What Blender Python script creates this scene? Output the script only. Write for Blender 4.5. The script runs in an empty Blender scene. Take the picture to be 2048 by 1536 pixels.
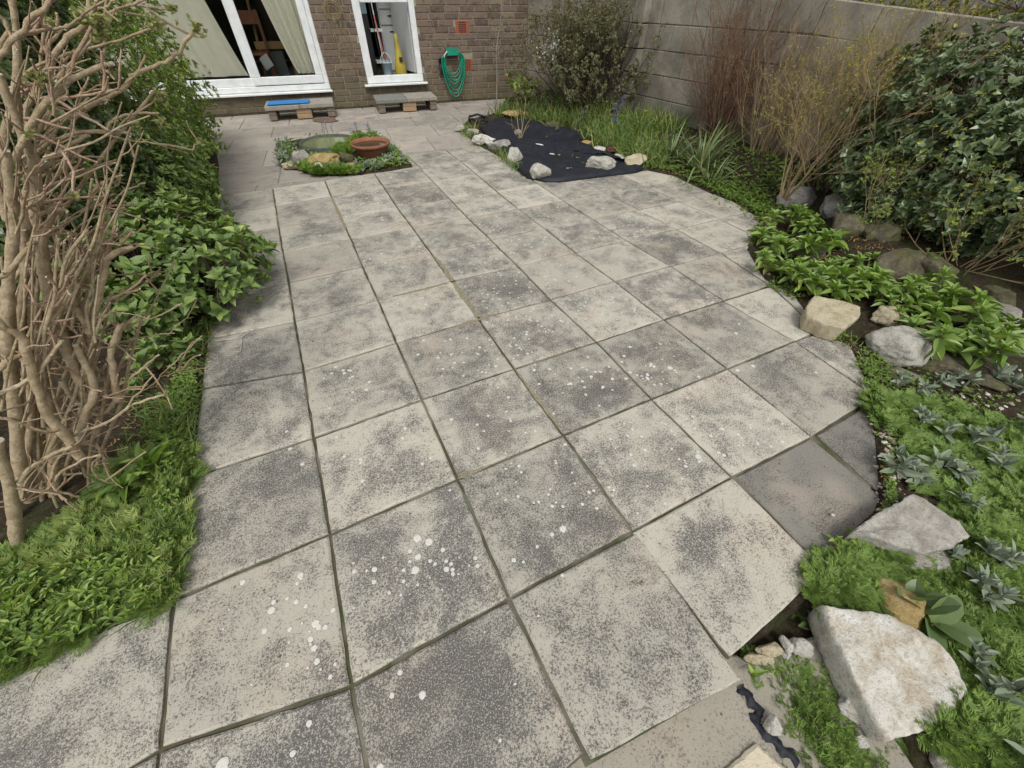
import bpy, math, random
import numpy as np
from mathutils import Vector, noise as mnoise

# ------------------------------------------------------------------ camera, sky, sun, exposure
sc = bpy.context.scene
COL = sc.collection
CAM_LOC = (0.75782, -0.33014, 1.28358)
CAM_ROT = (0.783953, -0.003835, -0.457329)
FPX = 777.845                                   # focal length in photo pixels (photo is 2048 wide)
cam_d = bpy.data.cameras.new('camera'); cam = bpy.data.objects.new('camera', cam_d); COL.objects.link(cam)
cam.location = CAM_LOC; cam.rotation_euler = CAM_ROT
cam_d.sensor_fit = 'HORIZONTAL'; cam_d.sensor_width = 36.0; cam_d.lens = FPX/2048*36
cam_d.clip_start = 0.02; cam_d.clip_end = 500
sc.camera = cam
SUN_EL, SUN_AZ = math.radians(58), math.radians(200)
world = bpy.data.worlds.new('World'); sc.world = world; world.use_nodes = True
wn = world.node_tree; bg = wn.nodes['Background']
sky = wn.nodes.new('ShaderNodeTexSky'); sky.sky_type = 'NISHITA'; sky.sun_disc = False
sky.sun_elevation = SUN_EL; sky.sun_rotation = SUN_AZ; sky.air_density = 1.0; sky.dust_density = 3.0; sky.ozone_density = 1.0
hs = wn.nodes.new('ShaderNodeHueSaturation'); hs.inputs['Saturation'].default_value = 0.12
wn.links.new(sky.outputs[0], hs.inputs['Color']); wn.links.new(hs.outputs[0], bg.inputs['Color'])
bg.inputs['Strength'].default_value = 0.135
sun_d = bpy.data.lights.new('sun', 'SUN'); sun = bpy.data.objects.new('sun', sun_d); COL.objects.link(sun)
sun_d.energy = 1.2; sun_d.angle = math.radians(18); sun_d.color = (1.0, 0.96, 0.9)
sun.rotation_euler = Vector((math.sin(SUN_AZ)*math.cos(SUN_EL), math.cos(SUN_AZ)*math.cos(SUN_EL), math.sin(SUN_EL))).to_track_quat('Z', 'Y').to_euler()
sc.view_settings.view_transform = 'Standard'; sc.view_settings.look = 'None'; sc.view_settings.gamma = 1.0
sc.view_settings.exposure = 0.42
sc.cycles.max_bounces = 6; sc.cycles.transparent_max_bounces = 12; sc.cycles.use_denoising = True

rng = np.random.default_rng(7); random.seed(7)
# ------------------------------------------------------------------ survey helpers: photo pixel -> point on the real ground / wall
def _rot(rx, ry, rz):
    c, s = np.cos, np.sin
    X = np.array([[1,0,0],[0,c(rx),-s(rx)],[0,s(rx),c(rx)]]); Y = np.array([[c(ry),0,s(ry)],[0,1,0],[-s(ry),0,c(ry)]])
    Z = np.array([[c(rz),-s(rz),0],[s(rz),c(rz),0],[0,0,1]])
    return Z@Y@X
MR = _rot(*CAM_ROT); CC = np.array(CAM_LOC)
def ray(x, y): return MR@np.array([(x-1024)/FPX, -(y-768)/FPX, -1.0])
def G(x, y, z=0.0):
    d = ray(x, y); return CC + d*((z-CC[2])/d[2])
def PY(x, y, yw, zmin=0.005):                    # point of the sight line at distance y = yw
    d = ray(x, y); P = CC + d*((yw-CC[1])/d[1])
    return P if P[2] > zmin else G(x, y, zmin)
def mpp(x, y, z=0.0): return -(MR.T@(G(x, y, z)-CC))[2]/FPX
WA = np.array([-.114, 7.709, 0]); WB = np.array([4.731, 7.17, 0]); WU = (WB-WA)/np.linalg.norm(WB-WA); WN = np.array([WU[1], -WU[0], 0])
BA = np.array([4.731, 7.17, 0]); BB = np.array([5.09, 2.75, 0]); BU = (BB-BA)/np.linalg.norm(BB-BA); BN = np.array([-.99672, -.08095, 0])
UP = np.array([0, 0, 1.0])
# ------------------------------------------------------------------ mesh builder
class MB:
    def __init__(s): s.v = []; s.f = {}; s.n = 0; s.uv = None
    def add(s, v, f):
        v = np.asarray(v, float).reshape(-1, 3)
        if isinstance(f, np.ndarray): s.f.setdefault(f.shape[1], []).append(f+s.n)
        else:
            for q in f: s.f.setdefault(len(q), []).append(np.array([q])+s.n)
        s.v.append(v); s.n += len(v)
    def build(s, name, mat, parent=None, smooth=False, origin=None):
        me = bpy.data.meshes.new(name)
        v = np.concatenate(s.v) if s.v else np.zeros((0, 3))
        if origin is not None: v = v-np.asarray(origin, float)
        loops = []; starts = []; tot = 0
        for k, L in s.f.items():
            a = np.concatenate(L).astype(np.int32); loops.append(a.ravel()); starts.append(np.arange(len(a))*k+tot); tot += a.size
        me.vertices.add(len(v)); me.vertices.foreach_set('co', v.astype(np.float32).ravel())
        if tot:
            loops = np.concatenate(loops); starts = np.concatenate(starts)
            me.loops.add(tot); me.loops.foreach_set('vertex_index', loops.astype(np.int32))
            me.polygons.add(len(starts)); me.polygons.foreach_set('loop_start', starts.astype(np.int32))
            me.polygons.foreach_set('use_smooth', np.full(len(starts), bool(smooth)))
        me.update(calc_edges=True); me.validate()
        o = bpy.data.objects.new(name, me); COL.objects.link(o)
        if mat: me.materials.append(mat)
        if origin is not None: o.location = [float(q) for q in origin]
        if parent: o.parent = parent
        return o
def tag(o, label=None, cat=None, group=None, kind=None):
    if label: o['label'] = label
    if cat: o['category'] = cat
    if group: o['group'] = group
    if kind: o['kind'] = kind
    return o
def empty(name, loc, label, cat, group=None, rz=0):
    o = bpy.data.objects.new(name, None); COL.objects.link(o); o.location = [float(q) for q in loc]; o.rotation_euler = (0, 0, rz)
    o.empty_display_size = 0.05
    return tag(o, label, cat, group)
def part(mb, name, mat, root, smooth=False):     # mesh written in world coordinates, parented to a placed root
    o = mb.build(name, mat, root, smooth)
    o.matrix_parent_inverse = root_matrix(root).inverted()
    return o
def root_matrix(o):
    from mathutils import Matrix, Euler
    m = Matrix.Translation(o.location) @ o.rotation_euler.to_matrix().to_4x4()
    return m if o.parent is None else root_matrix(o.parent) @ o.matrix_parent_inverse @ m
BOXF = np.array([[0,3,2,1],[4,5,6,7],[0,1,5,4],[1,2,6,5],[2,3,7,6],[3,0,4,7]])
def box(mb, o, ax, ay, az, jit=0):                # origin corner and three edge vectors
    o, ax, ay, az = (np.asarray(q, float) for q in (o, ax, ay, az))
    v = np.array([o, o+ax, o+ax+ay, o+ay, o+az, o+ax+az, o+ax+ay+az, o+ay+az])
    if jit: v += rng.normal(0, jit, v.shape)
    mb.add(v, BOXF)
def cbox(mb, c, ax, ay, az, b=.004):              # chamfered box about centre c, half vectors
    c, ax, ay, az = (np.asarray(q, float) for q in (c, ax, ay, az))
    V = []; idx = {}
    for sx in (-1, 1):
        for sy in (-1, 1):
            for sz in (-1, 1):
                for k in range(3):
                    q = [sx, sy, sz]; L = [np.linalg.norm(ax), np.linalg.norm(ay), np.linalg.norm(az)]
                    m = [q[i]*(1-(0 if i == k else b/L[i])) for i in range(3)]
                    idx[(sx, sy, sz, k)] = len(V); V.append(c+ax*m[0]+ay*m[1]+az*m[2])
    F = []
    for k in range(3):
        a, b2 = [i for i in range(3) if i != k]
        for s in (-1, 1):
            qs = []
            for (p, q) in ((-1,-1),(1,-1),(1,1),(-1,1)):
                t = [0,0,0]; t[k] = s; t[a] = p; t[b2] = q; qs.append(idx[(*t, k)])
            F.append(qs if (s > 0) == (k != 1) else qs[::-1])
    for a in range(3):                            # edges along axis a
        k1, k2 = [i for i in range(3) if i != a]
        for s1 in (-1, 1):
            for s2 in (-1, 1):
                t0 = [0,0,0]; t0[a] = -1; t0[k1] = s1; t0[k2] = s2; t1 = list(t0); t1[a] = 1
                q = [idx[(*t0,k1)], idx[(*t1,k1)], idx[(*t1,k2)], idx[(*t0,k2)]]
                F.append(q)
    for sx in (-1, 1):
        for sy in (-1, 1):
            for sz in (-1, 1): F.append([idx[(sx,sy,sz,k)] for k in range(3)])
    mb.add(V, F)
def tube(mb, pts, rad, n=6, cap=True):
    pts = np.asarray(pts, float); m = len(pts); rad = np.broadcast_to(np.asarray(rad, float), (m,))
    t = np.gradient(pts, axis=0); t /= np.linalg.norm(t, axis=1)[:, None]+1e-12
    ref = np.array([0.13, 0.29, 0.95]) if abs(t[0][2]) < .9 else np.array([1., .1, 0])
    a = np.cross(t, ref); a /= np.linalg.norm(a, axis=1)[:, None]+1e-12; b = np.cross(t, a)
    th = np.arange(n)*2*np.pi/n
    v = pts[:, None]+rad[:, None, None]*(a[:, None]*np.cos(th)[None, :, None]+b[:, None]*np.sin(th)[None, :, None])
    i = np.arange(m-1)[:, None]*n; j = np.arange(n)[None]; j2 = (j+1) % n
    f = np.stack([i+j, i+j2, i+n+j2, i+n+j], -1).reshape(-1, 4)
    mb.add(v.reshape(-1, 3), f)
    if cap:
        e = v[-1]; mb.add(e, [list(range(n))])
def smooth_line(pts, k=4):
    pts = np.asarray(pts, float)
    if len(pts) < 3: 
        t = np.linspace(0, 1, k+1)[:, None]; return pts[0]*(1-t)+pts[-1]*t
    P = np.vstack([2*pts[0]-pts[1], pts, 2*pts[-1]-pts[-2]]); out = []
    for i in range(1, len(P)-2):
        for t in np.linspace(0, 1, k, endpoint=False):
            out.append(.5*((2*P[i])+(-P[i-1]+P[i+1])*t+(2*P[i-1]-5*P[i]+4*P[i+1]-P[i+2])*t*t+(-P[i-1]+3*P[i]-3*P[i+1]+P[i+2])*t**3))
    out.append(pts[-1]); return np.array(out)
def lathe(mb, prof, c, n=32, sq=1.0, ang=0):
    prof = np.asarray(prof, float); th = np.arange(n)*2*np.pi/n+ang; m = len(prof)
    v = np.stack([prof[:, 0, None]*np.cos(th)[None], prof[:, 0, None]*np.sin(th)[None]*sq, np.broadcast_to(prof[:, 1, None], (m, n))], -1)+np.asarray(c, float)
    i = np.arange(m-1)[:, None]*n; j = np.arange(n)[None]; j2 = (j+1) % n
    mb.add(v.reshape(-1, 3), np.stack([i+j, i+j2, i+n+j2, i+n+j], -1).reshape(-1, 4))
def inpoly(x, y, poly):
    x = np.asarray(x); y = np.asarray(y); r = np.zeros(x.shape, bool); n = len(poly)
    for i in range(n):
        x1, y1 = poly[i][:2]; x2, y2 = poly[(i+1) % n][:2]
        c = ((y1 > y) != (y2 > y)) & (x < (x2-x1)*(y-y1)/((y2-y1) if y2 != y1 else 1e-9)+x1); r ^= c
    return r
def polydist(x, y, poly, closed=True):
    d = np.full(np.shape(x), 1e9); n = len(poly)
    for i in range(n if closed else n-1):
        a = np.array(poly[i][:2]); b = np.array(poly[(i+1) % n][:2]); e = b-a; L = e@e+1e-12
        t = np.clip(((x-a[0])*e[0]+(y-a[1])*e[1])/L, 0, 1); d = np.minimum(d, np.hypot(x-a[0]-t*e[0], y-a[1]-t*e[1]))
    return d
def vnoise(x, y, s, seed=0):                      # cheap smooth 2-D noise, vectorised
    x = np.asarray(x, float)*s+seed*17.3; y = np.asarray(y, float)*s+seed*7.7
    xi = np.floor(x); yi = np.floor(y); fx = x-xi; fy = y-yi; fx = fx*fx*(3-2*fx); fy = fy*fy*(3-2*fy)
    def h(a, b): q = np.sin(a*127.1+b*311.7+seed*3.1)*43758.5453; return q-np.floor(q)
    return (h(xi, yi)*(1-fx)+h(xi+1, yi)*fx)*(1-fy)+(h(xi, yi+1)*(1-fx)+h(xi+1, yi+1)*fx)*fy*1.0
# ------------------------------------------------------------------ materials
class NT:
    def __init__(s, name):
        s.m = bpy.data.materials.new(name); s.m.use_nodes = True; s.t = s.m.node_tree; s.b = s.t.nodes['Principled BSDF']; s.out = s.t.nodes['Material Output']
    def n(s, typ, props=None, **ins):
        nd = s.t.nodes.new('ShaderNode'+typ)
        for k, v in (props or {}).items(): setattr(nd, k, v)
        for k, v in ins.items():
            key = int(k[1:]) if k[0] == 'i' and k[1:].isdigit() else k.replace('_', ' ')
            s.set(nd.inputs[key], v)
        return nd
    def set(s, sock, v):
        if isinstance(v, bpy.types.NodeSocket): s.t.links.new(v, sock)
        elif isinstance(v, bpy.types.Node): s.t.links.new(v.outputs[0], sock)
        else:
            if isinstance(v, tuple) and len(v) == 3 and sock.type == 'RGBA': v = (*v, 1)
            sock.default_value = v
    def co(s): return s.n('TexCoord').outputs['Object']
    def noise(s, scale, detail=3, rough=.5, vec=None, dist=0):
        return s.n('TexNoise', Vector=vec or s.co(), Scale=scale, Detail=detail, Roughness=rough, Distortion=dist).outputs[0]
    def vor(s, scale, vec=None, feature='F1', out=0):
        return s.n('TexVoronoi', {'feature': feature}, Vector=vec or s.co(), Scale=scale).outputs[out]
    def ramp(s, fac, stops, interp='LINEAR'):
        r = s.t.nodes.new('ShaderNodeValToRGB'); r.color_ramp.interpolation = interp
        while len(r.color_ramp.elements) < len(stops): r.color_ramp.elements.new(.5)
        for e, (p, c) in zip(r.color_ramp.elements, stops): e.position = p; e.color = (*c, 1) if isinstance(c, tuple) else (c, c, c, 1)
        s.set(r.inputs[0], fac); return r.outputs[0]
    def mix(s, f, a, b, mode='MIX'):
        nd = s.t.nodes.new('ShaderNodeMix'); nd.data_type = 'RGBA'; nd.blend_type = mode
        s.set(nd.inputs[0], f); s.set(nd.inputs[6], a); s.set(nd.inputs[7], b); return nd.outputs[2]
    def math(s, op, a, b=0.0, c=0.0):
        nd = s.t.nodes.new('ShaderNodeMath'); nd.operation = op
        s.set(nd.inputs[0], a); s.set(nd.inputs[1], b); s.set(nd.inputs[2], c); return nd.outputs[0]
    def island(s): return s.n('NewGeometry').outputs['Random Per Island']
    def bump(s, h, strength=.5, dist=.005): s.set(s.b.inputs['Normal'], s.n('Bump', Height=h, Strength=strength, Distance=dist).outputs[0])
    def fin(s, color, rough=.8, spec=.3):
        s.set(s.b.inputs['Base Color'], color); s.set(s.b.inputs['Roughness'], rough); s.set(s.b.inputs['Specular IOR Level'], spec); return s.m

def m_slab(name, light, mid, dark, grime=.5, spots=True, shift=0.0, edge=1.0):
    t = NT(name); r = t.island(); uv = t.n('UVMap').outputs[0]
    sep = t.n('SeparateXYZ', Vector=uv); u, v = sep.outputs[0], sep.outputs[1]
    du = t.math('MINIMUM', u, t.math('SUBTRACT', 1.0, u)); dv = t.math('MINIMUM', v, t.math('SUBTRACT', 1.0, v)); d = t.math('MINIMUM', du, dv)
    co = t.co(); offs = t.n('VectorMath', {'operation': 'ADD'}, i0=co, i1=t.n('CombineXYZ', X=t.math('MULTIPLY', r, 37.0), Y=t.math('MULTIPLY', r, 91.0), Z=0.0).outputs[0]).outputs[0]
    big = t.math('ADD', t.math('MULTIPLY', t.noise(4.2, 6, .66, co, .8), .55), t.math('MULTIPLY', t.noise(6.5, 5, .62, offs, .5), .45)); med = t.noise(26, 4, .6, offs)
    e = t.n('MapRange', {'interpolation_type': 'SMOOTHSTEP'}, Value=t.math('ADD', d, t.math('MULTIPLY', t.math('SUBTRACT', med, .5), .35)), i1=.0, i2=.17, i3=-.17*edge, i4=.02).outputs[0]
    g = t.math('ADD', t.math('ADD', t.math('MULTIPLY', t.math('SUBTRACT', big, .5), 3.6), t.math('MULTIPLY', t.math('SUBTRACT', med, .5), .8)), e)
    g = t.math('ADD', g, t.math('MULTIPLY', t.math('SUBTRACT', t.math('FRACT', t.math('MULTIPLY', r, 7.31)), .5), .38))
    ypos = t.n('SeparateXYZ', Vector=co).outputs[1]; g = t.math('ADD', g, t.n('MapRange', {'interpolation_type': 'SMOOTHSTEP'}, Value=ypos, i1=-.4, i2=2.4, i3=.05, i4=-.07).outputs[0])
    g = t.math('ADD', g, grime); g = t.n('Clamp', Value=g).outputs[0]
    f1 = t.noise(150, 4, .75, co); f2 = t.noise(380, 2, .6, co)
    gr = t.math('ADD', t.math('MULTIPLY', f1, .6), t.math('MULTIPLY', f2, .4))
    # more grime = more of the grit is dark
    dk = t.math('MULTIPLY', t.math('SUBTRACT', t.math('ADD', t.math('MULTIPLY', g, .175), .438), gr), 14.0); dk = t.n('Clamp', Value=dk).outputs[0]
    tone = t.mix(t.noise(3.1, 3, .5, offs), light, mid)
    tone = t.mix(t.math('MULTIPLY', g, .42), tone, (.25, .24, .225))
    warm = t.ramp(t.noise(2.7, 2, .5, offs), [(.52, 0.0), (.72, .5)]); tone = t.mix(warm, tone, (.47, .39, .31))
    tone = t.mix(t.math('MULTIPLY', t.math('SUBTRACT', f2, .5), 1.2), tone, (.62, .6, .54), 'SOFT_LIGHT')
    col = t.mix(t.math('MULTIPLY', dk, .8), tone, dark)
    lt = t.math('MULTIPLY', t.ramp(t.noise(260, 2, .6, co), [(.56, 0.), (.63, 1.)]), t.math('MULTIPLY', g, .75)); col = t.mix(lt, col, tuple(min(q*1.08, 1) for q in light))
    vv = t.n('TexVoronoi', Vector=co, Scale=62.0); pit = t.ramp(t.math('ADD', vv.outputs['Distance'], t.math('MULTIPLY', t.n('SeparateColor', Color=vv.outputs['Color']).outputs[0], .7)), [(.22, 1.0), (.31, 0.0)])
    pit = t.math('MULTIPLY', pit, t.ramp(med, [(.4, .25), (.6, 1.0)]))
    col = t.mix(t.math('MULTIPLY', pit, .8), col, (.085, .065, .045))
    br = t.math('ADD', .84+shift, t.math('MULTIPLY', r, .27)); col = t.mix(1.0, col, t.n('CombineColor', Red=br, Green=br, Blue=br).outputs[0], 'MULTIPLY')
    h = t.math('SUBTRACT', t.math('SUBTRACT', gr, t.math('MULTIPLY', pit, .5)), t.math('MULTIPLY', dk, .2))
    t.bump(h, .55, .004)
    return t.fin(col, .88, .2)
M_SLAB = m_slab('weathered_concrete_slab', (.485, .455, .375), (.38, .362, .31), (.055, .055, .056), .48)
M_OLD = m_slab('old_paving_slab', (.37, .335, .285), (.29, .265, .23), (.10, .095, .085), .22, edge=.4)
M_DARK = m_slab('dark_lower_slab', (.225, .215, .185), (.20, .19, .165), (.07, .067, .06), .3, edge=.5)
M_TAN = m_slab('tan_lower_slab', (.34, .315, .26), (.29, .265, .215), (.12, .1, .08), .05, edge=.3)

def m_joint():
    t = NT('joint_mortar'); c = t.mix(t.noise(30, 4, .6), (.06, .056, .034), (.13, .12, .08)); c = t.mix(t.ramp(t.noise(9, 5, .7), [(.5, 0.), (.62, .8)]), c, (.05, .065, .02)); c = t.mix(t.ramp(t.noise(6, 3), [(.5, 0.), (.65, .6)]), c, (.26, .245, .2))
    t.bump(t.noise(200, 2), .5); return t.fin(c, .95, .1)
M_JOINT = m_joint()
def m_soil():
    t = NT('garden_soil'); c = t.ramp(t.noise(45, 6, .7), [(.3, (.022, .017, .011)), (.55, (.055, .042, .028)), (.75, (.12, .098, .07))])
    c = t.mix(t.ramp(t.noise(7, 3), [(.5, 0.), (.7, .5)]), c, (.05, .075, .02))
    t.bump(t.math('ADD', t.noise(60, 5, .7), t.noise(15, 3)), .9, .02); return t.fin(c, 1.0, .1)
M_SOIL = m_soil()
def m_leaf(name, stops, rough=.45, spec=.4, trans=.12, bump=0, gain=(2.05, 1.75, 1.2)):
    stops = [(p, tuple(c[k]*gain[k] for k in range(3))) for p, c in stops]
    t = NT(name); r = t.island(); c = t.ramp(r, stops)
    c = t.mix(t.math('MULTIPLY', t.ramp(t.noise(7, 3), [(.4, 0.), (.7, 1.)]), .45), c, stops[0][1])
    back = t.n('NewGeometry').outputs['Backfacing']
    c2 = t.mix(t.math('MULTIPLY', back, .45), c, (.15, .2, .09))
    t.fin(c2, rough, spec)
    tr = t.n('BsdfTranslucent', Color=t.mix(.5, c, (.2, .3, .03))); mx = t.n('MixShader', i0=trans, i1=t.b.outputs[0], i2=tr.outputs[0])
    t.t.links.new(mx.outputs[0], t.out.inputs[0]); return t.m
def m_simple(name, c1, c2, scale=20, rough=.7, spec=.3, bs=.4, bd=.003, detail=5):
    t = NT(name); n = t.noise(scale, detail, .6); t.bump(t.noise(scale*4, 3), bs, bd); return t.fin(t.mix(t.ramp(n, [(.3, 0.), (.7, 1.)]), c1, c2), rough, spec)
def m_rock(name, c1, c2, c3, moss=0.0):
    t = NT(name); n = t.noise(13, 7, .68, None, .3); c = t.ramp(n, [(.3, c3), (.48, c1), (.66, c2)])
    c = t.mix(t.math('MULTIPLY', t.ramp(t.noise(90, 3, .7), [(.5, 0.), (.68, 1.)]), .45), c, tuple(q*.45 for q in c3))
    v = t.ramp(t.vor(45), [(.1, 1.), (.17, 0.)]); c = t.mix(t.math('MULTIPLY', v, t.ramp(t.noise(8, 2), [(.5, 0.), (.6, .7)])), c, tuple(q*.4 for q in c3))
    if moss: c = t.mix(t.math('MULTIPLY', t.ramp(t.noise(7, 5, .6), [(.42, 0.), (.6, 1.)]), moss), c, (.085, .095, .025))
    t.bump(t.math('ADD', t.noise(45, 8, .75), t.math('MULTIPLY', t.noise(170, 4, .7), .6)), 1.0, .010); return t.fin(c, .9, .2)
R_WHITE = m_rock('white_limestone', (.56, .54, .49), (.68, .67, .62), (.40, .34, .25))
R_CREAM = m_rock('cream_limestone', (.50, .44, .30), (.56, .51, .38), (.36, .29, .18))
R_GREY = m_rock('grey_stone', (.33, .31, .28), (.44, .42, .38), (.20, .18, .155), .15)
R_YEL = m_rock('ochre_stone', (.42, .31, .13), (.50, .41, .23), (.27, .19, .08))
R_MOSS = m_rock('mossy_stone', (.13, .115, .075), (.24, .215, .165), (.05, .045, .032), .8)
R_PALE = m_rock('pale_grey_stone', (.46, .44, .385), (.54, .52, .47), (.30, .275, .235), .1)
M_WHITE = m_simple('white_plastic', (.60, .62, .60), (.76, .78, .78), 9, .4, .45, .05)
M_BLACK = m_simple('black_liner', (.008, .009, .014), (.018, .02, .028), 12, .62, .3, .5, .004)
M_HOSE = m_simple('green_hose', (.0, .20, .12), (.01, .27, .17), 20, .4, .5, .05)
M_TERRA = m_simple('terracotta', (.22, .085, .045), (.29, .135, .08), 18, .75, .25, .3)
M_CURT = m_simple('curtain_cloth', (.76, .76, .62), (.82, .81, .68), 12, .9, .1, .3)
M_BLUE = m_simple('blue_foam', (.012, .16, .42), (.02, .19, .46), 30, .6, .3, .2)
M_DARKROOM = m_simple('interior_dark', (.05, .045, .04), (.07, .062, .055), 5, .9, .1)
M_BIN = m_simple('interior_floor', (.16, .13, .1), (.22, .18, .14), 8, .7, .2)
M_CAB = m_simple('cabinet_paint', (.50, .52, .50), (.55, .57, .55), 3, .5, .3, .02)
M_DK = m_simple('dark_metal', (.015, .015, .017), (.025, .025, .027), 10, .35, .5, .1)
M_YEL = m_simple('yellow_plastic', (.33, .26, .03), (.40, .32, .05), 10, .5, .4, .05)
M_PALEB = m_simple('pale_blue_plastic', (.25, .36, .42), (.32, .42, .47), 10, .5, .4, .05)
M_WOOD = m_simple('light_wood', (.38, .24, .10), (.45, .30, .14), 25, .6, .3, .1)
M_SIDE = m_simple('grey_door_face', (.46, .47, .47), (.52, .53, .53), 6, .6, .3, .05)
def m_glass():
    t = NT('window_glass'); g = t.n('BsdfGlossy', Color=(1, 1, 1), Roughness=.02); tr = t.n('BsdfTransparent', Color=(.97, .97, .96))
    f = t.n('LayerWeight', Blend=.25).outputs['Fresnel']; mx = t.n('MixShader', i0=t.math('MULTIPLY', f, .9), i1=tr.outputs[0], i2=g.outputs[0])
    t.t.links.new(mx.outputs[0], t.out.inputs[0]); return t.m
M_GLASS = m_glass()
def m_brick():
    t = NT('brown_brick'); r = t.island(); c = t.ramp(r, [(.0, (.075, .052, .043)), (.3, (.13, .088, .07)), (.55, (.17, .118, .092)), (.8, (.13, .10, .082)), (1., (.20, .155, .11))])
    c = t.mix(t.ramp(t.noise(28, 5, .65), [(.35, .0), (.65, .55)]), c, (.22, .175, .13)); c = t.mix(t.ramp(t.noise(14, 2), [(.6, 0.), (.68, .6)]), c, (.05, .042, .04))
    z = t.n('SeparateXYZ', Vector=t.co()).outputs[2]
    c = t.mix(t.math('MULTIPLY', t.ramp(t.math('ADD', z, t.math('MULTIPLY', t.noise(2.5, 3), .5)), [(.25, 1.), (.75, 0.)]), .55), c, (.105, .10, .05))
    t.bump(t.noise(90, 5, .7), .7, .004); return t.fin(c, .92, .15)
M_BRICK = m_brick()
M_MORTAR = m_simple('wall_mortar', (.24, .22, .155), (.34, .31, .235), 30, .95, .1, .5)
def m_block():
    t = NT('grey_concrete_block'); r = t.island(); c = t.ramp(r, [(0., (.29, .265, .215)), (.5, (.35, .32, .265)), (1., (.40, .365, .295))])
    c = t.mix(t.ramp(t.noise(3.2, 6, .65), [(.38, .75), (.62, 0.)]), c, (.15, .135, .105)); c = t.mix(t.ramp(t.noise(60, 4, .7), [(.45, 0.), (.7, .35)]), c, (.09, .085, .07))
    z = t.n('SeparateXYZ', Vector=t.co()).outputs[2]
    c = t.mix(t.math('MULTIPLY', t.ramp(t.math('ADD', z, t.math('MULTIPLY', t.noise(3, 3), .4)), [(.2, 1.), (.6, 0.)]), .7), c, (.085, .085, .035))
    t.bump(t.noise(110, 5, .75), .8, .004); return t.fin(c, .95, .12)
M_BLOCK = m_block()
M_BJOINT = m_simple('block_wall_joint', (.11, .10, .08), (.19, .17, .14), 30, .95, .1, .5)
# ------------------------------------------------------------------ patio joints surveyed from the photograph (column i, row j)
JP = {-1:{2:(1171,1508),4:(1650,1142)},
0:{0:(318,1500),1:(702,1372),2:(1019,1196),3:(1266,1062),4:(1465,953.5),5:(1625,873),6:(1740,800)},
1:{-1:(-40,1362),0:(345,1199),1:(659,1068),2:(915,957),3:(1127,869.5),4:(1303,797),5:(1455,737),6:(1590,682),7:(1642,661)},
2:{0:(378,955),1:(627,875),2:(844,798),3:(1028.5,736.5),4:(1193,683),5:(1328,638),6:(1447,601),7:(1541,571)},
3:{0:(400,777),1:(607,742),2:(793,685),3:(957,637),4:(1101,599),5:(1229,562),6:(1341,532),7:(1440.6,505)},
4:{1:(589,643),2:(756,600),3:(903,561),4:(1036,532),5:(1151,505),6:(1253,480.5),7:(1353,458),8:(1438.7,437.5)},
5:{1:(577,565),2:(725,533),3:(861,504),4:(982,479),5:(1089,456),6:(1185,437.5),7:(1276.5,419),8:(1358.6,403.5)},
6:{1:(565.5,505),2:(702,477),3:(825,455),4:(935,435),5:(1036,417),6:(1126,401),7:(1208,385),8:(1290,371)},
7:{1:(557,454),2:(681,433),3:(794,414),4:(899,397),5:(993,382),6:(1075,367)},
8:{2:(662,391),3:(769,376),4:(866,363),5:(956,351)},9:{4:(837,332),5:(923,323)},10:{5:(891,300)}}
SX, SY = 1.0266*.45, .45
OFFS = {}
def node(i, j):
    if j in JP and i in JP[j]: return G(*JP[j][i])[:2]
    base = np.array([i*SX, j*SY]); num = np.zeros(2); den = 0
    for jj in JP:                                  # nearby surveyed corners carry their small deviation over
        for ii in JP[jj]:
            d2 = (ii-i)**2+(jj-j)**2
            if d2 <= 6: w = 1/(d2*d2); num += w*(G(*JP[jj][ii])[:2]-np.array([ii*SX, jj*SY])); den += w
    return base+(num/den if den else 0)
def slab_ring(c, z, n=10, jit=.0012, gap=.0055):
    c = np.array(c); m = c.mean(0); pts = []; uv = []
    UVc = np.array([[0,0],[1,0],[1,1],[0,1]], float)
    q = []
    k = len(c)
    for a in range(k):
        d = c[a]-m; q.append(c[a]-d/np.linalg.norm(d)*gap*1.41)
    for a in range(k):
        for t in np.linspace(0, 1, n, endpoint=False):
            tt = .0 if t == 0 else t
            p = q[a]*(1-tt)+q[(a+1) % k]*tt; pts.append(p); 
            if k == 4: uv.append(UVc[a]*(1-tt)+UVc[(a+1) % 4]*tt)
            else: uv.append(np.array([.5, .5])+(p-m)/.45)
    pts = np.array(pts); pts += rng.normal(0, jit, pts.shape); return pts, np.array(uv)
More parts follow.
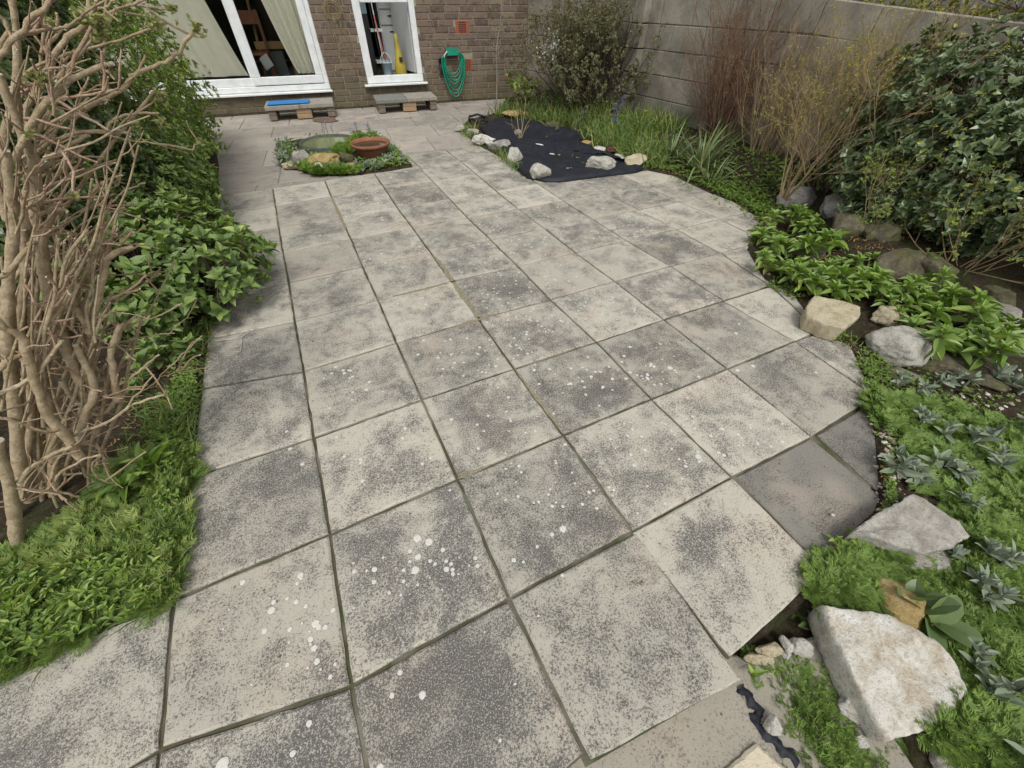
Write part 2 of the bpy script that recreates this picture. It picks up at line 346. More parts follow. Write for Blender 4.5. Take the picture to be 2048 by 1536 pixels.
class Slabs:
    def __init__(s): s.mb = MB(); s.uvs = []
    def add(s, c, z=0.0, thick=.045, tilt=.0012, gap=.0055, jit=.0012):
        pts, uv = slab_ring(c, z, jit=jit, gap=gap); m = pts.mean(0); n = len(pts)
        tx, ty = rng.normal(0, tilt, 2); z0 = z+rng.normal(0, .0008)
        zz = z0+(pts[:, 0]-m[0])*tx*2+(pts[:, 1]-m[1])*ty*2
        inn = m+(pts-m)*(1-.007/np.linalg.norm(pts-m, axis=1)[:, None])
        V = np.vstack([np.c_[inn, zz], np.c_[pts, zz-.0045], np.c_[pts, zz-thick]])
        s.mb.add(V, [list(range(n))])
        b = s.mb.n-len(V)
        F = []
        for r in (0, 1):
            for a in range(n): F.append([r*n+a, (r+1)*n+a, (r+1)*n+(a+1) % n, r*n+(a+1) % n])
        s.mb.f.setdefault(4, []).append(np.array(F)+b)
        s.uvs.append(np.vstack([uv, uv, uv]))
    def build(s, name, mat):
        o = s.mb.build(name, mat); me = o.data; uv = np.concatenate(s.uvs)
        vi = np.zeros(len(me.loops), np.int32); me.loops.foreach_get('vertex_index', vi)
        l = me.uv_layers.new(name='UVMap'); l.data.foreach_set('uv', uv[vi].astype(np.float32).ravel()); return o
# outline of everything that is paved (soil lies over slab edges outside it)
PAVE_R = [(1294,340),(1350,352),(1420,386),(1470,405),(1520,438),(1495,500),(1530,560),(1590,592),(1625,640),(1665,668),(1703,690),(1745,785),(1742,812),(1762,860),(1776,1000),(1765,1030),(1700,1085),(1650,1142)]
PAVE_L = [(318,1215),(345,1195),(352,1110),(373,1000),(388,900),(380,850),(403,770),(412,700),(418,640),(424,590)]
pr = [G(*q)[:2] for q in PAVE_R]; pl = [G(*q)[:2] for q in PAVE_L]
PAVED = pr+[G(1487,1361)[:2], np.array([1.75,-.75]), np.array([3.0,-2.5]), np.array([-3,-2.5]), np.array([-3,.25]), G(-900,1560)[:2] , G(0,1345)[:2]]+pl+[np.array([.05,2.6]), np.array([-.02,5.0]), np.array([-.1,6.2]), np.array([-.6,7.72]), np.array([4.6,7.15])]+[G(*q)[:2] for q in [(1012,196),(1000,225),(938,240),(920,256),(955,290),(1010,318),(1045,352),(1110,362),(1215,352)]]
BEDSQ = [G(*q)[:2] for q in [(550,287),(600,279),(752,266),(828,331),(720,350),(640,352),(556,332)]]
LOWP = [G(*q, -.055)[:2] for q in [(1440,1290),(1480,1285),(1560,1245),(1640,1200),(1690,1260),(1760,1440),(1830,1480),(1810,1600),(1300,1800),(1000,1700)]]
LINP = [G(*q)[:2] for q in [(935,240),(1000,236),(1067,246),(1100,256),(1131,259),(1163,270),(1160,285),(1183,299),(1219,312),(1256,326),(1290,332),(1280,346),(1225,352),(1120,364),(1054,357),(1030,336),(1010,312),(981,285),(955,262)]]
def H(x, y):                                       # height of the soil sheet
    x = np.asarray(x, float); y = np.asarray(y, float)
    d = polydist(x, y, PAVED); ins = inpoly(x, y, PAVED); dl = np.where(inpoly(x, y, LINP), 0, polydist(x, y, LINP)); dr = np.minimum(d, dl)
    n = (vnoise(x, y, 9, 1)-.5)*.02+(vnoise(x, y, 30, 2)-.5)*.012
    right = 1/(1+np.exp(-(x-1.6)*6)); back = 1/(1+np.exp(-(y-.35)*8))
    rise = np.clip((dr-.22)/.5, 0, 1); rise = rise*rise*(3-2*rise)
    z = .008+np.clip(d/.12, 0, 1)*.014+n*np.clip(d/.05, .2, 1)
    z = z+right*back*rise*.16+(1-right)*np.clip(d/1.5, 0, 1)*.05
    z = z-right*(1-back)*np.clip(d/.15, 0, 1)*.045
    z = np.where(dl < .03, np.minimum(z, .004), z)
    z = np.where(ins, np.maximum(.007+n*.15-d*1.1, -.11), z)
    z = np.where(inpoly(x, y, LOWP), -.085, z)
    sq = inpoly(x, y, BEDSQ); dq = polydist(x, y, BEDSQ)
    z = np.where(sq, .004+n*.4+np.clip(dq/.2, 0, 1)*.02, z)
    return z
def Hs(x, y): return float(H(np.array([x]), np.array([y]))[0])
def GH(px, py):                                    # pixel -> point on the soil
    P = G(px, py)
    for _ in range(6): P = G(px, py, Hs(P[0], P[1]))
    return P
def sheet(name, x0, x1, y0, y1, st, mat):
    nx = int((x1-x0)/st)+1; ny = int((y1-y0)/st)+1
    X, Y = np.meshgrid(np.linspace(x0, x1, nx), np.linspace(y0, y1, ny)); mb = MB()
    i = np.arange(ny-1)[:, None]*nx; j = np.arange(nx-1)[None]
    mb.add(np.stack([X, Y, H(X, Y)], -1).reshape(-1, 3), np.stack([i+j, i+j+1, i+nx+j+1, i+nx+j], -1).reshape(-1, 4))
    o = mb.build(name, mat, smooth=True); o['kind'] = 'structure'; return o
sheet('garden_soil', -2.2, 6.0, -1.4, 7.9, .021, M_SOIL)
g0 = MB(); g0.add([(-150,-150,-.2),(150,-150,-.2),(150,150,-.2),(-150,150,-.2)], [[0,1,2,3]])
g0.build('ground', M_SOIL)['kind'] = 'structure'
# ---- the slabs
S = Slabs(); SD = Slabs(); cells = []
rows_i = {-2:(-2,1), -1:(-2,4), 0:(-2,7), 1:(0,8), 2:(0,8), 3:(0,9), 4:(0,10), 5:(0,10), 6:(0,10), 7:(0,9), 8:(0,7), 9:(4,7)}
for j, (a, b) in rows_i.items():
    for i in range(a, b):
        c = [node(i, j), node(i+1, j), node(i+1, j+1), node(i, j+1)]
        if (i, j) == (2, -1): c = [G(1180,1530)[:2], G(1487,1361)[:2], G(1274,1062)[:2], node(2, 0)]
        if (i, j) == (3, -1): c = [G(1462,1321)[:2], G(1655,1140)[:2], node(4, 0), G(1262,1064)[:2]]
        if j == -2 and i == 1: continue
        if (i, j) == (5, 0): c = [node(5, 0), G(1752,793)[:2], node(6, 1), node(5, 1)]
        if (i, j) == (6, 0): c = [G(1752,790)[:2], G(1703,690)[:2], node(7, 1), node(6, 1)]
        S.add(c, z=0.0, tilt=.0016)
patio = tag(S.build('patio', M_SLAB), kind='structure')
for c in ([(1467,953),(1622,873),(1775,1000),(1668,1160)], [(1629,868),(1738,808),(1785,880),(1792,1010),(1778,1004)]):
    SD.add([G(*q, -.014)[:2] for q in c], z=-.014, thick=.035)
tag(SD.build('lower_dark_paving', M_DARK), kind='structure')
SL = Slabs()
for c, z in (([(1000,1500),(1440,1290),(1500,1318),(1575,1480),(1640,1600),(1400,1800),(900,1800)], -.062), ([(1470,1330),(1640,1262),(1700,1300),(1770,1440),(1850,1560),(1560,1560)], -.06)):
    SL.add([G(*q, z)[:2] for q in c], z=z, thick=.03)
tag(SL.build('lower_grey_paving', M_TAN), kind='structure')
SC = Slabs(); SC.add([G(*q, -.05)[:2] for q in [(1400,1580),(1512,1480),(1590,1545),(1600,1620)]], z=-.05, thick=.02)
tag(SC.build('cream_lower_paving', m_slab('cream_slab', (.56,.50,.37), (.50,.45,.34), (.2,.16,.1), -.3, edge=.2)), kind='structure')
# ---- joint filling: one sheet under the grid
J = MB(); X, Y = np.meshgrid(range(-2, 11), range(-3, 10)); V = []
for y_ in range(-3, 10):
    for x_ in range(-2, 11):
        p = node(x_, y_); V.append((p[0], p[1], -.011))
nx = 13; F = []
for a in range(12):
    for b in range(nx-1):
        jj = a-3; ii = b-2
        rng_i = rows_i.get(jj, (99, 0))
        if rng_i[0] <= ii < rng_i[1] and not (jj in (-1,) and ii >= 2): F.append([a*nx+b, a*nx+b+1, (a+1)*nx+b+1, (a+1)*nx+b])
J.add(V, F)
J.add([(*G(1172,1535)[:2], -.012), (*G(1480,1357)[:2], -.012), (*G(1268,1048)[:2], -.013), (*G(1015,1184)[:2], -.013)], [[0,1,2,3]])
J.add([(*G(1459,1318)[:2], -.013), (*G(1645,1142)[:2], -.013), (*G(1468,940)[:2], -.0145), (*G(1262,1050)[:2], -.0145)], [[0,1,2,3]])
J.add([(*G(1462,945)[:2], -.021), (*G(1645,1148)[:2], -.021), (*G(1740,1030)[:2], -.021), (*G(1765,870)[:2], -.021), (*G(1738,800)[:2], -.021), (*G(1625,862)[:2], -.021)], [[0,1,2,3,4,5]])
tag(J.build('joint_mortar', M_JOINT), kind='structure')
# mortar smeared over some crossings
def m_smear():
    t = NT('spilt_mortar'); return t.fin(t.mix(t.noise(60, 4), (.16, .135, .08), (.24, .21, .15)), .95, .1)
M_SMEAR = m_smear()
# ---- old slabs near the house and along the left path
O = Slabs(); a0 = np.array(G(742,258)[:2]); e1 = WU[:2]; e2 = -WN[:2]; st = .615
def clip(poly, a, n):                               # keep the side where (p-a).n > 0
    out = []
    for k in range(len(poly)):
        p, q = poly[k], poly[(k+1) % len(poly)]; dp, dq = (p-a)@n, (q-a)@n
        if dp > 0: out.append(p)
        if dp*dq < 0: out.append(p+(q-p)*dp/(dp-dq))
    return out
def perp(p, q): d = q-p; return np.array([-d[1], d[0]])/np.linalg.norm(d)
for a in range(-6, 7):
    for b in range(-6, 4):
        sh = .3*(b % 2)
        c = [a0+e1*((a+u+sh)*st)+e2*((b+v)*st) for u, v in ((0,0),(1,0),(1,1),(0,1))]
        # clip to the strip in front of the house wall and beyond the newer grid
        c = clip(c, WA[:2]+WN[:2]*.03, WN[:2])
        m = np.mean(c, 0) if c else np.zeros(2)
        if not c: continue
        if m[0] < node(4, 9)[0]: c = clip(c, node(2, 9)+np.array([0, .006]), perp(node(0, 9), node(4, 9)))
        else: c = clip(c, node(5, 10)+np.array([0, .006]), perp(node(4, 10), node(6, 10)))
        if len(c) < 3: continue
        if m[0] < node(4, 9)[0] and m[0] > -1.2: pass
        if len(c) >= 4 or len(c) == 3:
            P = np.array(c); ar = abs(sum(P[k][0]*P[(k+1) % len(P)][1]-P[(k+1) % len(P)][0]*P[k][1] for k in range(len(P))))/2
            if ar < .02: continue
            mm = P.mean(0)
            if inpoly(mm[0], mm[1], BEDSQ) : pass
            if all(inpoly(p[0]*.8+mm[0]*.2, p[1]*.8+mm[1]*.2, BEDSQ) for p in P): continue
            if mm[0] > 4.4 and mm[1] < 6.3: continue
            if mm[0] > 2.9 and mm[1] < 5.6: continue
            O.add(c, z=-.006, tilt=.001, gap=.004)

tag(O.build('old_paving', M_OLD), kind='structure')
OJ = MB(); OJ.add([(-.9, 3.9, -.016), (4.9, 3.9, -.016), (4.9, 7.9, -.016), (-.9, 7.9, -.016)], [[0, 1, 2, 3]])
tag(OJ.build('old_joint_mortar', m_simple('pale_mortar', (.2, .18, .14), (.38, .35, .28), 14, .95, .1)), kind='structure')

# ------------------------------------------------------------------ lichen discs on the slabs
LP = [(835,1077,9),(858,1084,9),(886,1100,6),(820,1102,5),(836,1114,8),(820,1123,4),(831,1141,11),(893,1139,8),(905,1140,6),(952,1145,7),(749,1139,7),(807,1141,5),(807,1163,5),(826,1210,8),(855,1217,8),(912,1228,5),(601,1151,7),(543,1221,8),(632,1247,9),(638,1254,6),(629,1296,7),(634,1323,7),(575,1329,5),(586,1405,9),(610,1391,7),(621,1398,6),(618,1447,7),(586,1507,7),(800,1345,6),(784,1391,6),(845,1390,8),(445,1530,14),(760,1535,8),(1126,1058,8),(1104,1069,5),(1036,993,4),(1068,1006,3),(1112,1005,3),(725,962,5),(1011,1000,3),(936,1176,4),(938,1184,4),(1396,913,7),(1398,923,4),(1290,900,4),(1262,909,4),(1265,859,4),(1221,878,4),(1248,847,3),(1364,957,3),(1330,1007,3),(1385,833,4),(1445,858,4),(1476,869,4),(1515,887,4),(1387,844,3),(1475,741,5),(1500,850,3),(1565,847,3),(1632,745,3),(1472,667,4),(1478,648,3),(1506,732,5),(1340,736,6),(1308,733,4),(1295,750,4),(1330,782,4),(1343,782,4),(1363,774,4),(1375,795,3),(1248,712,4),(1260,694,4),(1320,688,3),(1296,758,4),(1283,752,3),(687,741,4),(739,764,4),(733,780,5),(704,800,3),(871,860,3),(1013,823,3),(1017,795,4),(1020,838,3),(1666,1030,4),(1446,1130,3),(1030,1368,3),(1000,1481,4)]
LC = [(1190,750,70,22,3.2),(1320,740,60,16,3.2),(1050,650,60,26,2.6),(990,720,60,18,3),(930,420,40,16,2),(720,375,60,14,2.4),(760,390,60,26,2),(830,385,50,24,2),(720,440,50,10,2.4),(985,415,50,18,1.8),(1075,415,40,18,1.8),(1180,395,50,20,1.6),(1270,450,40,34,2),(1120,440,40,12,2),(1030,470,60,26,2),(1090,500,60,22,2),(960,520,60,18,2.4),(1000,590,60,26,2.2),(1060,560,50,16,2),(1180,600,40,14,2),(900,400,40,10,1.8),(1330,425,40,8,1.8),(1400,470,50,14,1.8),(1460,490,30,8,1.8),(1420,598,12,8,2.4),(1240,620,50,10,2),(930,700,70,16,3),(900,1180,130,12,3.2),(1150,1000,140,16,3),(1400,880,100,22,3.4),(640,1300,150,12,4),(870,1150,90,14,5),(600,1200,120,10,5),(1000,900,150,16,3.5),(700,900,120,12,3.5),(840,600,30,5,3),(860,480,50,12,2),(740,520,50,6,2.6),(670,750,60,10,3),(1160,930,120,10,3),(960,345,40,10,1.5),(1020,380,60,14,1.6),(1250,380,60,12,1.6),(1180,470,25,12,2.2)]
def add_lichen():
    mb = MB()
    segs = [(node(i, j), node(i+1, j)) for i in range(-2, 9) for j in range(-2, 10)]+[(node(i, j), node(i, j+1)) for i in range(-2, 9) for j in range(-2, 10)]
    SA = np.array([a for a, b in segs]); SE = np.array([b-a for a, b in segs])
    def disc(px, py, r, asp=1):
        P = G(px, py); t_ = np.clip(((P[:2]-SA)*SE).sum(1)/(SE**2).sum(1), 0, 1)
        if np.hypot(*(P[:2]-SA-SE*t_[:, None]).T).min() < .007+r*mpp(px, py)*.8: return
        if inpoly(P[0], P[1], BEDSQ) or not inpoly(P[0], P[1], PAVED): return
        P = P; R = r*mpp(px, py)*.84; n = 18 if r > 4 else 10; th = np.arange(n)*2*np.pi/n; rr = R*(1+rng.normal(0, .07, n)); rr = np.clip(rr, R*.6, R*1.4)
        v = np.c_[P[0]+rr*np.cos(th), P[1]+rr*np.sin(th), np.full(n, .0008)]
        w = np.c_[P[0]+rr*.72*np.cos(th), P[1]+rr*.72*np.sin(th), v[:, 2]+.0007+rng.uniform(0, .0004)]
        mb.add(np.vstack([v, w]), [list(range(n, 2*n))]+[[k, (k+1) % n, n+(k+1) % n, n+k] for k in range(n)])
    for q in LP: disc(*q)
    for x, y, s, n, r in LC:
        for _ in range(int(n*1.5)): disc(x+rng.normal(0, s*.8), y+rng.normal(0, s*.36), r*rng.uniform(.5, 1.35))
    t = NT('white_lichen'); c = t.mix(t.noise(260, 4, .7), (.36, .35, .31), (.74, .73, .68))
    o = mb.build('lichen', t.fin(c, .95, .1)); return tag(o, kind='stuff')
add_lichen()

# ------------------------------------------------------------------ the house
def HP(u, z, out=0.0): return WA+WU*u+WN*out+UP*z
house = empty('brick_house', HP(1.5, 0), 'brown brick house wall with white framed glazed doors across the top of the garden', 'house')
OPEN = [(-1.35, .235, 1.665, 2.35), (2.225, .27, 3.10, 2.35)]      # door openings: u0, z0, u1, z1
BR = 0.0775
def build_wall():
    mb = MB(); r2 = random.Random(3)
    for k in range(34):
        z0 = k*BR; u = -4.2+r2.uniform(0, .2)
        while u < 4.86:
            w = .215 if r2.random() < .72 else .1025
            if z0 < .3 and k < 4: w = .215
            a, b = u, min(u+w, 4.875); u += w+.0105
            segs = [(a, b)]
            for (u0, zz0, u1, zz1) in OPEN+[(3.682,.835,3.903,1.0),(3.692,.38,3.903,.55)]:
                if z0+BR*.55 > zz0 and z0 < zz1:
                    ns = []
                    for p, q in segs:
                        if q <= u0 or p >= u1: ns.append((p, q))
                        else:
                            if p < u0: ns.append((p, u0))
                            if q > u1: ns.append((u1, q))
                    segs = ns
            for p, q in segs:
                if q-p < .025: continue
                o = .0+r2.uniform(-.0015, .002)
                c = HP((p+q)/2, z0+BR/2, o-.05)
                cbox(mb, c+rng.normal(0, .0012, 3), WU*(q-p)/2, WN*(.052), UP*(BR/2-.0055), b=.004)
    return mb
part(build_wall(), 'brickwork', M_BRICK, house)
mw = MB()                                          # mortar body behind the brick faces, with the openings left free
def slabw(u0, u1, z0, z1, out=-.008, dep=.20, mb=None): box(mb or mw, HP(u0, z0, out), WU*(u1-u0), -WN*dep, UP*(z1-z0))
slabw(-4.2, OPEN[0][0], 0, 2.62); slabw(OPEN[0][2], OPEN[1][0], 0, 2.62); slabw(OPEN[1][2], 4.87, 0, 2.62)
slabw(OPEN[0][0], OPEN[0][2], 0, OPEN[0][1]); slabw(OPEN[1][0], OPEN[1][2], 0, OPEN[1][1])
slabw(OPEN[0][0], OPEN[0][2], 2.35, 2.62); slabw(OPEN[1][0], OPEN[1][2], 2.35, 2.62)
part(mw, 'wall_mortar', M_MORTAR, house)
def air_brick(u, z, h, nr, nc, w=.206):
    mb = MB(); cbox(mb, HP(u+w/2, z+h/2, -.03), WU*w/2, WN*.03, UP*h/2, b=.003)
    o = part(mb, 'air_brick', m_simple('red_clay', (.27, .07, .035), (.34, .10, .055), 30, .85, .2), house)
    mb = MB()
    for a in range(nr):
        for b in range(nc):
            cw = (w-.03)/nc; ch = (h-.02)/nr
            box(mb, HP(u+.015+b*cw+cw*.16, z+.01+a*ch+ch*.25, .0015), WU*cw*.68, -WN*.004, UP*ch*.45)
    part(mb, 'vent_hole', M_DK, o)
air_brick(3.69, .845, .15, 6, 1); air_brick(3.70, .392, .15, 5, 5)
# patio door: outer frame, fixed pane on the left, sliding leaf in front on the right
def member(mb, u0, z0, u1, z1, out, dep, b=.006): cbox(mb, HP((u0+u1)/2, (z0+z1)/2, out-dep/2), WU*abs(u1-u0)/2, WN*dep/2, UP*abs(z1-z0)/2, b=b)
f = MB(); member(f, -1.35, .245, 1.665, .315, -.02, .12); member(f, 1.60, .3155, 1.665, 2.35, -.02, .12); member(f, -1.35, .3155, -1.28, 2.35, -.02, .12); member(f, -1.279, 2.28, 1.599, 2.35, -.02, .12)
door = part(f, 'patio_door', M_WHITE, house)
f = MB(); member(f, -1.279, .3165, .70, .41, -.055, .05); member(f, .615, .4105, .70, 2.279, -.055, .05); member(f, -1.279, .4105, -1.19, 2.279, -.055, .05); part(f, 'fixed_leaf', M_WHITE, door)
f = MB(); member(f, .64, .325, 1.5985, .42, -.012, .04); member(f, .64, .4205, .755, 2.279, -.012, .04); member(f, 1.505, .4205, 1.5985, 2.279, -.012, .04); sl = part(f, 'sliding_leaf', M_WHITE, door)
f = MB(); box(f, HP(.7555, .4215, -.03), WU*.749, -WN*.006, UP*1.85); part(f, 'glass_pane', M_GLASS, door)
f = MB(); box(f, HP(-1.19, .4115, -.08), WU*1.804, -WN*.006, UP*1.86); part(f, 'glass_pane', M_GLASS, door)
f = MB(); cbox(f, HP(.16, .229, .005), WU*1.525, WN*.065, UP*.0125, b=.005); part(f, 'sill', M_WHITE, house)
# side door opening: white frame, grey leaf folded inward
f = MB(); member(f, 2.225, .285, 3.10, .375, -.01, .10); member(f, 2.225, .3755, 2.335, 2.35, -.01, .10); member(f, 3.015, .3755, 3.10, 2.35, -.01, .10); member(f, 2.3355, 1.19, 3.0145, 1.235, -.04, .03)
d2 = part(f, 'side_door', M_WHITE, house)
f = MB(); box(f, HP(3.000, .385, -.12), WU*.014-WN*.0, -WN*.62-WU*.16, UP*1.9); part(f, 'open_leaf', M_SIDE, d2)
f = MB(); cbox(f, HP(2.66, .268, .015), WU*.49, WN*.06, UP*.0125, b=.005); part(f, 'sill', M_WHITE, house)
# room shells seen through the glass
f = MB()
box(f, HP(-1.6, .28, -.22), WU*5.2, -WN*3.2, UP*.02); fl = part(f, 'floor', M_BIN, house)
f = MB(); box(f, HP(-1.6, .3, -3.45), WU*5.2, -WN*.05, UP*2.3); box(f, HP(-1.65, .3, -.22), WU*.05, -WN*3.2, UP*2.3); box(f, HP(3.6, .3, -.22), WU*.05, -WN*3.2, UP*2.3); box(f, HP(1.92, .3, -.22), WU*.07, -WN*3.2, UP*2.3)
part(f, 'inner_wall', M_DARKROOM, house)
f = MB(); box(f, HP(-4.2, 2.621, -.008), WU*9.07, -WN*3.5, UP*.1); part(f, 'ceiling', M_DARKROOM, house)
# curtains
def curtain(u0, u1, ub0, ub1, label, out, seed):
    n, m = 60, 22; r = np.random.default_rng(seed); mb = MB(); ph = r.uniform(0, 6); V = []
    for a in range(m+1):
        z = .43+(2.2-.43)*a/m; k = a/m
        for b in range(n+1):
            t = b/n; ua = u0+(u1-u0)*t; ub = ub0+(ub1-ub0)*t; u = ub+(ua-ub)*min(1, k*1.6)**.8
            V.append(HP(u, z, out+.026*math.sin(t*30+ph)+.014*math.sin(t*71+ph*2+k*2)+.01*math.sin(k*5+t*4)))
    i = np.arange(m)[:, None]*(n+1); j = np.arange(n)[None]
    mb.add(np.array(V), np.stack([i+j, i+j+1, i+n+2+j, i+n+1+j], -1).reshape(-1, 4))
    V = np.array(V); o = mb.build('curtain', M_CURT, smooth=True, origin=HP((u0+u1)/2, .43, out))
    return tag(o, label, 'curtain', 'curtains behind the patio door')
curtain(-1.15, .35, -1.15, .60, 'pale green curtain behind the fixed left pane', -.16, 1)
curtain(1.02, 1.62, 1.27, 1.60, 'cream green curtain gathered at the right of the sliding door', -.16, 2)
# things inside
def easel():
    r0 = HP(.95, .3, -1.1); r = empty('wooden_easel', r0, 'light wooden stand with a yellow crosspiece inside behind the sliding door', 'easel')
    mb = MB(); 
    for s in (-.22, .25): tube(mb, [HP(.95+s, .3, -.9), HP(.95+s*.5, 1.5, -1.15)], .018, 4)
    part(mb, 'leg', M_WOOD, r)
    mb = MB(); box(mb, HP(.72, .66, -.93), WU*.5, -WN*.03, UP*.09); part(mb, 'tray', M_WOOD, r)
    mb = MB(); box(mb, HP(.74, .33, -.98), WU*.34, -WN*.02, UP*.3); part(mb, 'panel', m_simple('grey_board', (.12, .15, .15), (.16, .19, .19), 5, .7), r)
easel()
def rchair():
    r = empty('wooden_chair', HP(.72, .3, -.7), 'reddish wooden chair with a paper on it inside the glass door', 'chair')
    M_R = m_simple('red_wood', (.22, .075, .04), (.30, .12, .07), 20, .5, .3, .1)
    for du, dn in ((-.15,0),(.17,0),(-.15,-.3),(.17,-.3)):
        mb = MB(); tube(mb, [HP(.72+du, .3, -.55+dn), HP(.72+du, .62, -.57+dn)], .018, 5); part(mb, 'leg', M_R, r)
    mb = MB(); box(mb, HP(.55, .62, -.5), WU*.36, -WN*.38, UP*.03); part(mb, 'seat', M_R, r)
    mb = MB(); box(mb, HP(.55, .66, -.85), WU*.04, -WN*.03, UP*.45); box(mb, HP(.87, .66, -.85), WU*.04, -WN*.03, UP*.45); box(mb, HP(.59, .95, -.86), WU*.28, -WN*.02, UP*.15); part(mb, 'backrest', M_R, r)
    mb = MB(); box(mb, HP(.82, .45, -.44), WU*.12+UP*.06, -WN*.01, UP*.14-WU*.05); tag(mb.build('paper_sheet', M_CAB, origin=HP(.82,.45,-.44)), 'small white paper sheet by the reddish chair behind the glass', 'paper')
rchair()
def kitchen():
    r = empty('kitchen_cabinet', HP(2.72, .3, -1.0), 'pale grey kitchen cabinet with drawers seen through the open side door', 'cabinet')
    mb = MB(); box(mb, HP(2.66, .3, -.95), WU*.55, -WN*.5, UP*1.4); part(mb, 'body', M_CAB, r)
    for z, h in ((.34, .56), (.92, .17), (1.11, .3)):
        mb = MB(); cbox(mb, HP(2.86, z+h/2, -.935), WU*.185, WN*.01, UP*h/2, b=.003); d = part(mb, 'drawer_front', M_CAB, r)
        mb = MB(); box(mb, HP(2.80, z+h-.07, -.915), WU*.1, -WN*.012, UP*.014); part(mb, 'handle', M_DK, d)
    r = empty('kitchen_stove', HP(2.43, .3, -.8), 'black oven with white control panel inside the open side door', 'oven')
    mb = MB(); box(mb, HP(2.25, .3, -.72), WU*.22, -WN*.5, UP*.76); part(mb, 'oven_door', M_DK, r)
    mb = MB(); box(mb, HP(2.25, 1.0605, -.72), WU*.22, -WN*.5, UP*.3); part(mb, 'control_panel', M_PALEB, r)
    r = empty('metal_shelf', HP(2.6, .3, -.6), 'narrow dark shelf rack beside the black oven', 'shelf')
    for u in (2.49, 2.53): 
        mb = MB(); tube(mb, [HP(u+.05, .3, -.5), HP(u, 1.5, -.5)], .008, 5); part(mb, 'post', M_WHITE if u > 2.5 else M_DK, r)
    for z in (.48, .86):
        mb = MB(); box(mb, HP(2.46, z, -.5), WU*.18, -WN*.25, UP*.03); part(mb, 'shelf_board', M_CAB, r)
    b = empty('mop_bucket', HP(2.585, .38, -.3), 'blue and white bucket with raised handle inside the side door', 'bucket')
    mb = MB(); c = HP(2.585, .302, -.26); lathe(mb, [(.0, .0), (.06, 0), (.063, .05)], c, 20); part(mb, 'base', M_WHITE, b, True)
    mb = MB(); lathe(mb, [(.0635, .05), (.078, .20), (.083, .20), (.083, .215), (.074, .215), (.06, .08), (0, .07)], c, 20); part(mb, 'body', M_PALEB, b, True)
    mb = MB(); th = np.linspace(0, np.pi, 14); tube(mb, [c+WU*.083*math.cos(a)+UP*(.2+.13*math.sin(a))+WN*.02 for a in th], .004, 5); part(mb, 'handle', M_WHITE, b)
    mb = MB(); tube(mb, [c+UP*.1+WU*.01, c+UP*.36-WU*.02, c+UP*.75-WU*.05-WN*.1], .009, 6); tag(mb.build('mop', m_simple('red_handle', (.35,.06,.05), (.5,.2,.17), 9), origin=c+UP*.1), 'mop with reddish handle standing in the blue bucket', 'mop')
    y = empty('yellow_watering_can', HP(2.81, .3, -.3), 'tall yellow plastic cone standing beside the blue bucket', 'floor cone')
    y.name = 'floor_cone'
    mb = MB(); c = HP(2.80, .302, -.3); n = 5
    lathe(mb, [(0, .0), (.088, 0), (.094, .03), (.088, .16), (.06, .26), (.04, .36), (.03, .46), (.024, .54), (0, .545)], c, 24, .8); part(mb, 'body', M_YEL, y, True)
    mb = MB(); cbox(mb, c+WN*.066+UP*.24+WU*.02, WU*.026, WN*.012, UP*.03, .005); part(mb, 'badge', M_DK, y)
kitchen()

# ------------------------------------------------------------------ hose on its hanger, tap connector, steps
def hose():
    r = empty('garden_hose', HP(3.6, .3, .05), 'coiled green garden hose hanging from a wall hanger on the brick wall', 'hose')
    mb = MB(); 
    for k in range(8):
        w = .118+.009*k; bot = .37-.043*k; bot = max(bot, .065); pts = []; sh = (k % 3-1)*.012
        for a in np.linspace(0, 2*np.pi, 48):
            c = math.cos(a); sx_ = math.sin(a); w2 = w if c > 0 else w*(1-.12*k/7*c*c)
            z = .535+(.085+.004*k)*c if c > 0 else .535+(.535-bot)*c
            pts.append(HP(3.592+sh*(c < 0)*abs(c)+sx_*w2*1.02, z, .045+.010*(k % 4)+.004*math.sin(a*3+k)))
        tube(mb, pts, .0072, 8, False)
    part(mb, 'hose_coil', M_HOSE, r, True)
    mb = MB(); box(mb, HP(3.50, .60, .004), WU*.18, WN*.09, UP*.018); box(mb, HP(3.505, .60, .095), WU*.17, WN*.01, UP*.065); box(mb, HP(3.505, .619, .004), WU*.17, WN*.01, UP*.06)
    part(mb, 'hanger', M_HOSE, r)
    mb = MB(); tube(mb, [HP(3.45, .58, .07), HP(3.47, .62, .09), HP(3.51, .65, .085)], .011, 8); part(mb, 'connector', m_simple('cream_plastic', (.5,.5,.4), (.6,.6,.5)), r, True)
hose()
def tap():
    r = empty('wall_tap', HP(3.42, .5, .02), 'black tap unit on the brick wall just left of the green hose', 'tap')
    mb = MB(); cbox(mb, HP(3.40, .52, .03), WU*.028, WN*.028, UP*.045, .01); tube(mb, [HP(3.40, .50, .04), HP(3.385, .43, .06), HP(3.38, .37, .055)], [.02, .022, .012], 8); part(mb, 'body', M_DK, r, True)
    mb = MB(); tube(mb, [HP(3.34, .45, .05), HP(3.41, .46, .07)], .012, 7); part(mb, 'lever', M_DK, r)
tap()
M_STEP1 = m_simple('step_concrete', (.23, .205, .175), (.33, .30, .26), 20, .9, .15, .5); M_STEP2 = m_simple('dark_step_concrete', (.155, .16, .145), (.22, .22, .2), 20, .9, .15, .5)
M_STB = m_simple('step_brick_tan', (.30, .20, .11), (.38, .28, .18), 25, .9, .15, .5); M_STC = m_simple('step_brick_brown', (.15, .125, .10), (.22, .18, .145), 25, .9, .15, .5)
